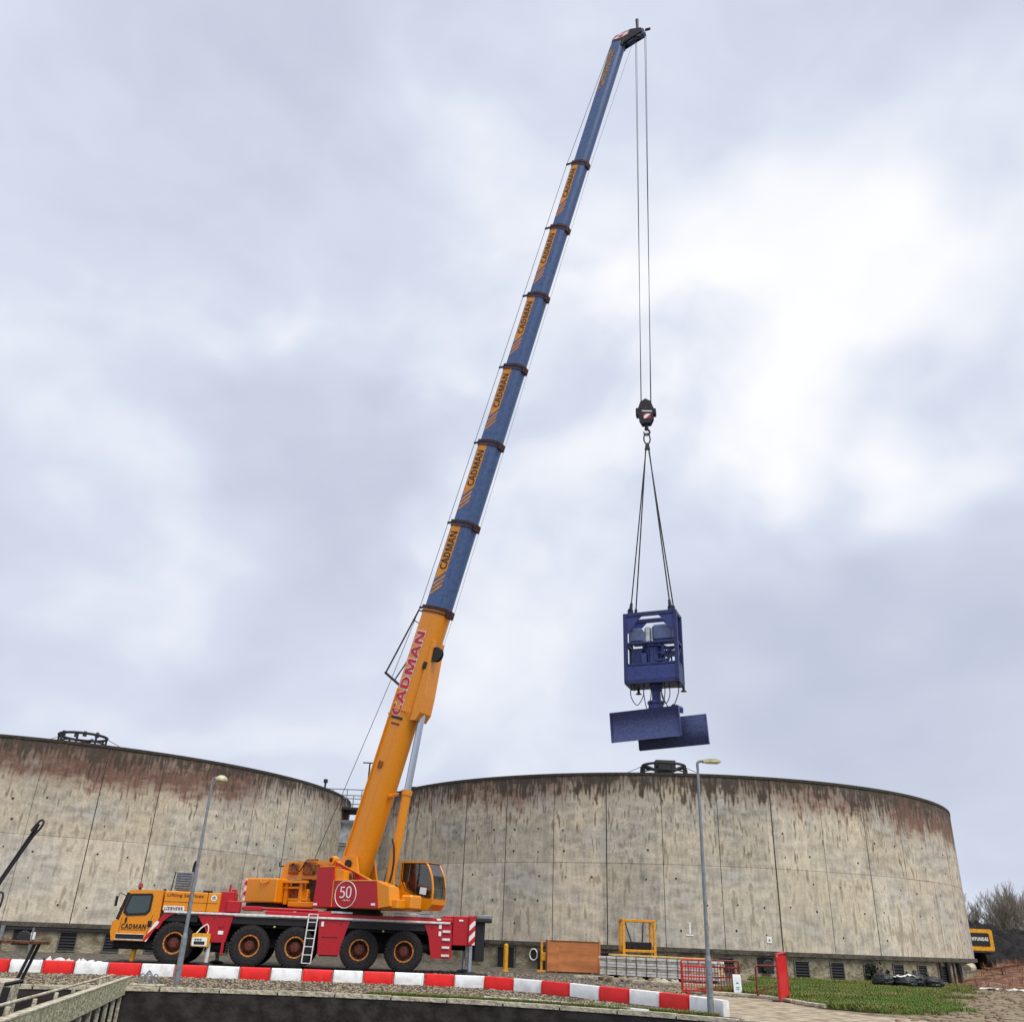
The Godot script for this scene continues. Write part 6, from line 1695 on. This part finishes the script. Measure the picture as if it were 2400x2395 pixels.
func build_far():
	# dark spoil heap
	begin()
	var fn = FastNoiseLite.new(); fn.seed = 33; fn.frequency = 0.16; fn.fractal_octaves = 5
	var hp = func(i, j):
		var x = 26.0 + 44.0 * i / 110.0; var z = -86.0 + 20.0 * j / 50.0
		var e = sin(PI * clampf(j / 50.0, 0.0, 1.0)) * minf(1.0, sin(PI * clampf(i / 110.0, 0.0, 1.0)) * 2.5)
		return Vector3(x, ground_height(x, z) - 0.3 + e * (2.65 + 0.9 * fn.get_noise_2d(x * 0.7, z * 0.7) + 0.9 * fn.get_noise_2d(x * 5.0, z * 5.0)), z)
	for i in 110:
		for j in 50:
			quad(hp.call(i, j), hp.call(i + 1, j), hp.call(i + 1, j + 1), hp.call(i, j + 1), Vector3(45, -100, -76))
	var h = part(self, "spoil_heap", M.heap); tag(h, "long dark spoil heap behind the excavator at far right", "heap")
	# trees
	var spots = [[56.5, -104, 7.4, "tall fan-shaped bare tree right of the others, behind the dark heap"], [52.6, -100, 6.6, "shorter bare tree nearest the tank edge"], [60.5, -106, 6.6, "thin bare tree at the right picture edge"], [54.4, -112, 6.8, "bare tree half hidden between the two nearer ones"], [64.5, -110, 7.0, "bare tree just beyond the right picture edge"], [50.0, -108, 5.4, "low bare tree partly behind the tank edge"], [58.8, -98, 4.6, "low bare bush before the tall fan-shaped tree"]]
	for k in spots.size():
		bare_tree(spots[k][3], Vector3(spots[k][0], ground_height(spots[k][0], spots[k][1]) - 0.05, spots[k][1]), spots[k][2], 200 + k, M.twig if k % 2 == 0 else M.twig2)
	# far scrub that closes the gap under the trees
	begin()
	var rr = RandomNumberGenerator.new(); rr.seed = 8
	for k in 1300:
		var x = rr.randf_range(44, 80); var z = rr.randf_range(-124, -92)
		var a = rr.randf() * TAU; var hh = rr.randf_range(1.2, 4.2)
		var b = Vector3(x, ground_height(x, z) - 0.05, z); var tp = b + Vector3(cos(a) * hh * 0.25, hh, sin(a) * hh * 0.25)
		cyl(b, tp, 0.035, 0.010, 3, false)
		cyl(b.lerp(tp, 0.5), b.lerp(tp, 0.5) + Vector3(sin(a) * 0.5, hh * 0.45, cos(a) * 0.5), 0.02, 0.008, 3, false)
	var sc = part(self, "scrub", M.twig2); sc.set_meta("kind", "stuff"); tag(sc, "thicket of bare scrub under the trees at far right", "scrub")
	# excavator
	var ex = thing("excavator", "yellow excavator seen from behind, partly hidden by the right tank", "excavator", Vector3(29.6, 0.75, -60.6), 0.06)
	begin(); prism(round_rect(-1.36, 0.85, 1.36, 2.08, 0.14), -0.5, 0.45); box(Vector3(0, 1.5, -1.6), Vector3(2.6, 1.0, 2.4), 0.08); var bd = part(ex, "counterweight", M.yellow)
	begin(); prism(round_rect(-1.12, 1.12, 1.12, 1.86, 0.06), 0.45, 0.47); part(bd, "black_panel", M.black)
	begin(); letters("HYUNDAI", Transform3D(Basis.IDENTITY, Vector3(0.5, 1.52, 0.476)), 0.20, 0.01, 1.05); part(bd, "lettering", M.white_print)
	begin(); bar(Vector3(-1.3, 0.92, 0.46), Vector3(1.3, 0.92, 0.46), 0.06, 0.1); part(bd, "bumper", M.yellow)
	begin(); box(Vector3(-0.85, 2.55, -1.6), Vector3(0.9, 1.1, 1.4), 0.1); part(ex, "cab", M.glossy_black)
	begin(); cyl(Vector3(0, 0.6, -1.4), Vector3(0, 0.95, -1.4), 0.7, -1, 20); box(Vector3(0, 0.55, -1.4), Vector3(1.4, 0.3, 1.6), 0.05); part(ex, "undercarriage", M.underside)
	for x in [-1.0, 1.0]:
		begin(Transform3D(Basis(Vector3.UP, PI / 2), Vector3(x, 0, -1.4))); prism(round_rect(-1.9, -0.05, 1.9, 0.75, 0.36), -0.28, 0.28); part(ex, "track", M.underside)
	begin(); bar(Vector3(0.1, 1.4, -2.4), Vector3(0.1, 3.4, -5.2), 0.4, 0.6); bar(Vector3(0.1, 3.4, -5.2), Vector3(0.1, 1.6, -7.4), 0.35, 0.45); part(ex, "arm", M.yellow)
	# rusty bar and props
	var rb = thing("rusty_beam", "thin rusty beam lying aslant on the bank at far right", "beam", Vector3(28.5, ground_height(28.5, -54.0) + 0.05, -54.0), 0.18)
	begin(); bar(Vector3(-1.6, 0.1, 0), Vector3(1.8, 0.6, 0), 0.08, 0.1); part(rb, "bar", M.rust)
	for x in [-0.6, 0.9]:
		begin(); bar(Vector3(x, -0.2, 0), Vector3(x, 0.3 + x * 0.14, 0), 0.05, 0.05, Vector3.RIGHT); part(rb, "prop", M.rust)

func tank_details(tl: Node3D, trr: Node3D):
	# painted number and sign on the right tank, doorway
	var xf = on_wall(deg_to_rad(-4.6), 1.98, TANK_R + 0.012)
	begin(xf); box(Vector3(0.02, 0.04, 0), Vector3(0.075, 0.50, 0.006)); box(Vector3(-0.03, 0.25, 0), Vector3(0.1, 0.05, 0.006)); box(Vector3(0.0, -0.27, 0), Vector3(0.34, 0.06, 0.006)); part(trr, "painted_number", M.white_print, "white painted figure 1")
	begin(on_wall(deg_to_rad(6.8), 1.64, TANK_R + 0.02)); box(Vector3.ZERO, Vector3(0.24, 0.26, 0.02), 0.004); var sg = part(trr, "small_sign", M.white_print)
	begin(on_wall(deg_to_rad(6.8), 1.64, TANK_R + 0.033)); prism([Vector2(-0.05, -0.04), Vector2(0.05, -0.04), Vector2(0.0, 0.06)], 0, 0.004); part(sg, "sign_mark", M.dark)
	var dx = on_wall(deg_to_rad(-32.3), 0.42, TANK_R - 0.02)
	begin(dx); box(Vector3(0, 0, 0.0), Vector3(0.94, 0.94, 0.02)); var dr = part(trr, "doorway", M.black)
	begin(dx)
	for x in [-0.5, 0.5]: box(Vector3(x, 0, 0.03), Vector3(0.07, 1.0, 0.1), 0.008)
	box(Vector3(0, 0.49, 0.032), Vector3(0.93, 0.06, 0.1), 0.008)
	part(dr, "door_frame", M.vent_frame)
	# ring valve with pale rim
	var vx = on_wall(deg_to_rad(-27.4), 0.62, TANK_R + 0.05)
	begin(vx)
	var pts = []
	for k in 21: pts.append(Vector3(cos(TAU * k / 20) * 0.20, sin(TAU * k / 20) * 0.24, 0.12))
	tube(pts, 0.03, 8); part(trr, "valve_ring", M.white)
	begin(vx); box(Vector3(0.45, -0.25, 0.0), Vector3(0.5, 0.9, 0.3), 0.03); cyl(Vector3(0.0, 0, -0.1), Vector3(0, 0, 0.1), 0.22, -1, 16); part(trr, "valve_box", M.black)
	# pipes and boxes on the base of the right tank's far side
	for q in [[39.0, 0.07], [41.5, 0.10], [43.5, 0.05], [46.0, 0.12]]:
		var px = on_wall(deg_to_rad(q[0]), 0.0, TANK_R + 0.12)
		begin(px); cyl(Vector3(0, 0.0, 0), Vector3(0, 0.95, 0), q[1], -1, 10); part(trr, "standpipe", M.black)
	begin(on_wall(deg_to_rad(47.5), 0.7, TANK_R + 0.4)); cyl(Vector3(-0.2, 0, 0), Vector3(0.35, 0.06, 0.1), 0.22, -1, 14); part(trr, "pipe_end", M.pale)
	# ivy in the third vent
	begin()
	var rr = RandomNumberGenerator.new(); rr.seed = 6
	for k in 420:
		var a = deg_to_rad(22.9 + rr.randfn(0.5, 0.75)); var y = clampf(absf(rr.randfn(0.3, 0.28)), 0.0, 1.0)
		var e = on_wall(a, y, TANK_R + 0.06 + rr.randf() * 0.16)
		var b = Basis.from_euler(Vector3(rr.randf() * 6.0, rr.randf() * 6.0, rr.randf() * 6.0))
		var s = rr.randf_range(0.03, 0.06)
		quad(e.origin + b * Vector3(-s, 0, 0), e.origin + b * Vector3(0, -s, 0), e.origin + b * Vector3(s, 0, 0), e.origin + b * Vector3(0, s * 1.3, 0))
	var iv = part(self, "climbing_plant", M.ivy)
	iv.position = trr.position
	tag(iv, "dark leafy plant growing over a vent of the right tank", "plant")
	# left tank: service pipework near the left edge
	for q in [[22.6, 0.10, 1.0, 0.0], [26.3, 0.05, 0.95, 0.1]]:
		begin(on_wall(deg_to_rad(q[0]), 0.0, TANK_R + 0.15)); cyl(Vector3(0, 0, 0), Vector3(0, q[2], 0), q[1], -1, 10); part(tl, "standpipe", M.galv)
	begin(on_wall(deg_to_rad(26.4), 0.62, TANK_R + 0.12)); box(Vector3(0, 0, 0), Vector3(0.2, 0.3, 0.14), 0.02); box(Vector3(-1.25, 0.1, 0), Vector3(0.16, 0.22, 0.1), 0.02); part(tl, "junction_box", M.white)
	begin(); ring_arc(TANK_R + 0.02, TANK_R + 0.12, 0.86, 0.95, deg_to_rad(22.0), deg_to_rad(50.0), 20); part(tl, "service_pipe", M.dark)

func _ready():
	var cam = Camera3D.new(); cam.name = "camera"
	var p = deg_to_rad(25.814); var r = deg_to_rad(2.30)
	var ex = Vector3(1, 0, 0); var up = Vector3(0, cos(p), sin(p))
	cam.transform = Transform3D(Basis(ex * cos(r) + up * sin(r), -ex * sin(r) + up * cos(r), Vector3(0, -sin(p), cos(p))), Vector3(0, CAM_H, 0))
	cam.fov = 60.366; cam.near = 0.1; cam.far = 6000.0
	add_child(cam); cam.current = true
	var exposure = 2.0
	var env = Environment.new()
	env.background_mode = Environment.BG_SKY
	env.sky = make_sky(exposure)
	env.tonemap_mode = Environment.TONE_MAPPER_LINEAR
	env.tonemap_exposure = exposure
	env.sdfgi_enabled = true; env.ssao_enabled = true; env.ssil_enabled = true
	var we = WorldEnvironment.new(); we.name = "world_environment"; we.environment = env; add_child(we)
	var sun = DirectionalLight3D.new(); sun.name = "sun"
	sun.light_energy = 0.5; sun.light_color = Color(1.0, 0.97, 0.92); sun.light_angular_distance = 35.0; sun.shadow_enabled = true
	add_child(sun)
	sun.look_at_from_position(Vector3.ZERO, -Vector3(0.32, 0.98, 0.48), Vector3.FORWARD)

	rng.seed = 1
	font_bold = SystemFont.new(); font_bold.font_names = PackedStringArray(["Droid Sans"]); font_bold.font_weight = 700
	font_thin = SystemFont.new(); font_thin.font_names = PackedStringArray(["Droid Sans"]); font_thin.font_weight = 400
	bank_noise = FastNoiseLite.new(); bank_noise.seed = 12; bank_noise.frequency = 0.05; bank_noise.fractal_octaves = 4
	make_materials()
	M.rim_stone = mat(c8(70, 66, 60), 0.95, 0.0, M.concrete.albedo_texture, 0.6)
	M.vent_frame = mat(c8(120, 120, 116), 0.6, 0.2, M.concrete.albedo_texture, 0.8)
	M.lens = mat(c8(216, 206, 120), 0.3)
	M.window = mat(c8(34, 56, 56), 0.05); M.window.metallic_specular = 0.8
	M.dark_print = mat(c8(92, 44, 20), 0.5)
	M.emblem = mat(c8(30, 120, 110), 0.5)
	M.rusty_orange = mat(c8(176, 100, 30), 0.6, 0.0, M.rim.albedo_texture, 1.2)
	M.head = mat(c8(44, 46, 62), 0.5, 0.3, M.rim.albedo_texture, 1.2)
	M.board_tan = mat(c8(224, 192, 116), 0.7, 0.0, M.white.albedo_texture, 0.7)
	M.plastic_bright = mat(c8(222, 20, 22), 0.45)
	M.rust = mat(c8(120, 78, 56), 0.85, 0.1, M.rim.albedo_texture, 1.0)
	M.brown = mat(c8(84, 54, 34), 0.8, 0.0, M.rim.albedo_texture, 0.8)
	M.stone_b = mat(c8(158, 142, 120), 0.95)
	M.clod = mat(c8(124, 106, 86), 0.95)
	M.faded_print = mat(c8(168, 140, 112), 0.6, 0.0, M.rim.albedo_texture, 0.8)
	M.ivy = mat(c8(46, 60, 34), 0.8)
	print("materials ", Time.get_ticks_msec())
	build_ground()
	build_basin()
	var wl = wall_mat(300, [0.5, 0.6, 0.6, 0.5, 0.6, 0.75, 0.95, 0.8, 0.4, 0.3])
	var wr = wall_mat(400, [0.5, 0.6, 0.6, 0.75, 0.3, 0.6, 0.85, 1.0, 1.0, 1.0])
	var tl = tank("large round concrete tank on the left with red-brown stained top", Vector3(-28.5426, 0, -59.8201), wl, {"phase": 22.2, "vents": [30.8, 36.6, 42.4, 48.2, 54.0], "low_vents": [], "flanges": [25.2]})
	var trr = tank("large round concrete tank on the right numbered 1", Vector3(10.524, 0, -63.6154), wr, {"phase": 0.4, "vents": [11.4, 17.1, 22.9, 28.7, 34.4, 40.9], "low_vents": [-5.4, 0.3, -16.9, -22.0], "flanges": [6.0]})
	tank_details(tl, trr)
	print("tanks ", Time.get_ticks_msec())
	roof_gear(Vector3(-28.0, 11.35, -59.82), "low dark ring-shaped platform on the left tank roof", false)
	roof_gear(Vector3(11.45, 11.6, -63.6), "dark platform with motor housing on the right tank roof", true)
	stair_tower()
	build_far()
	barrier()
	lamp_post("grey lamp post with round head in front of the left tank", Vector3(-7.55, 0, -23.9), 4.72, 0, 0.0)
	lamp_post("grey lamp post with flat yellow head in front of the right tank", Vector3(4.62, 0, -21.2), 5.12, 1, 0.0)
	crane = thing("mobile_crane", "orange and red five-axle mobile crane with its long boom raised", "crane", CRANE_AT, CRANE_TURN)
	build_carrier(); build_superstructure(); build_boom()
	build_falls(); build_hook(); build_slings(); build_mixer(); build_operator()
	print("crane ", Time.get_ticks_msec())
	build_clutter(); build_foreground(); ground_cover()
	print("done ", Time.get_ticks_msec())
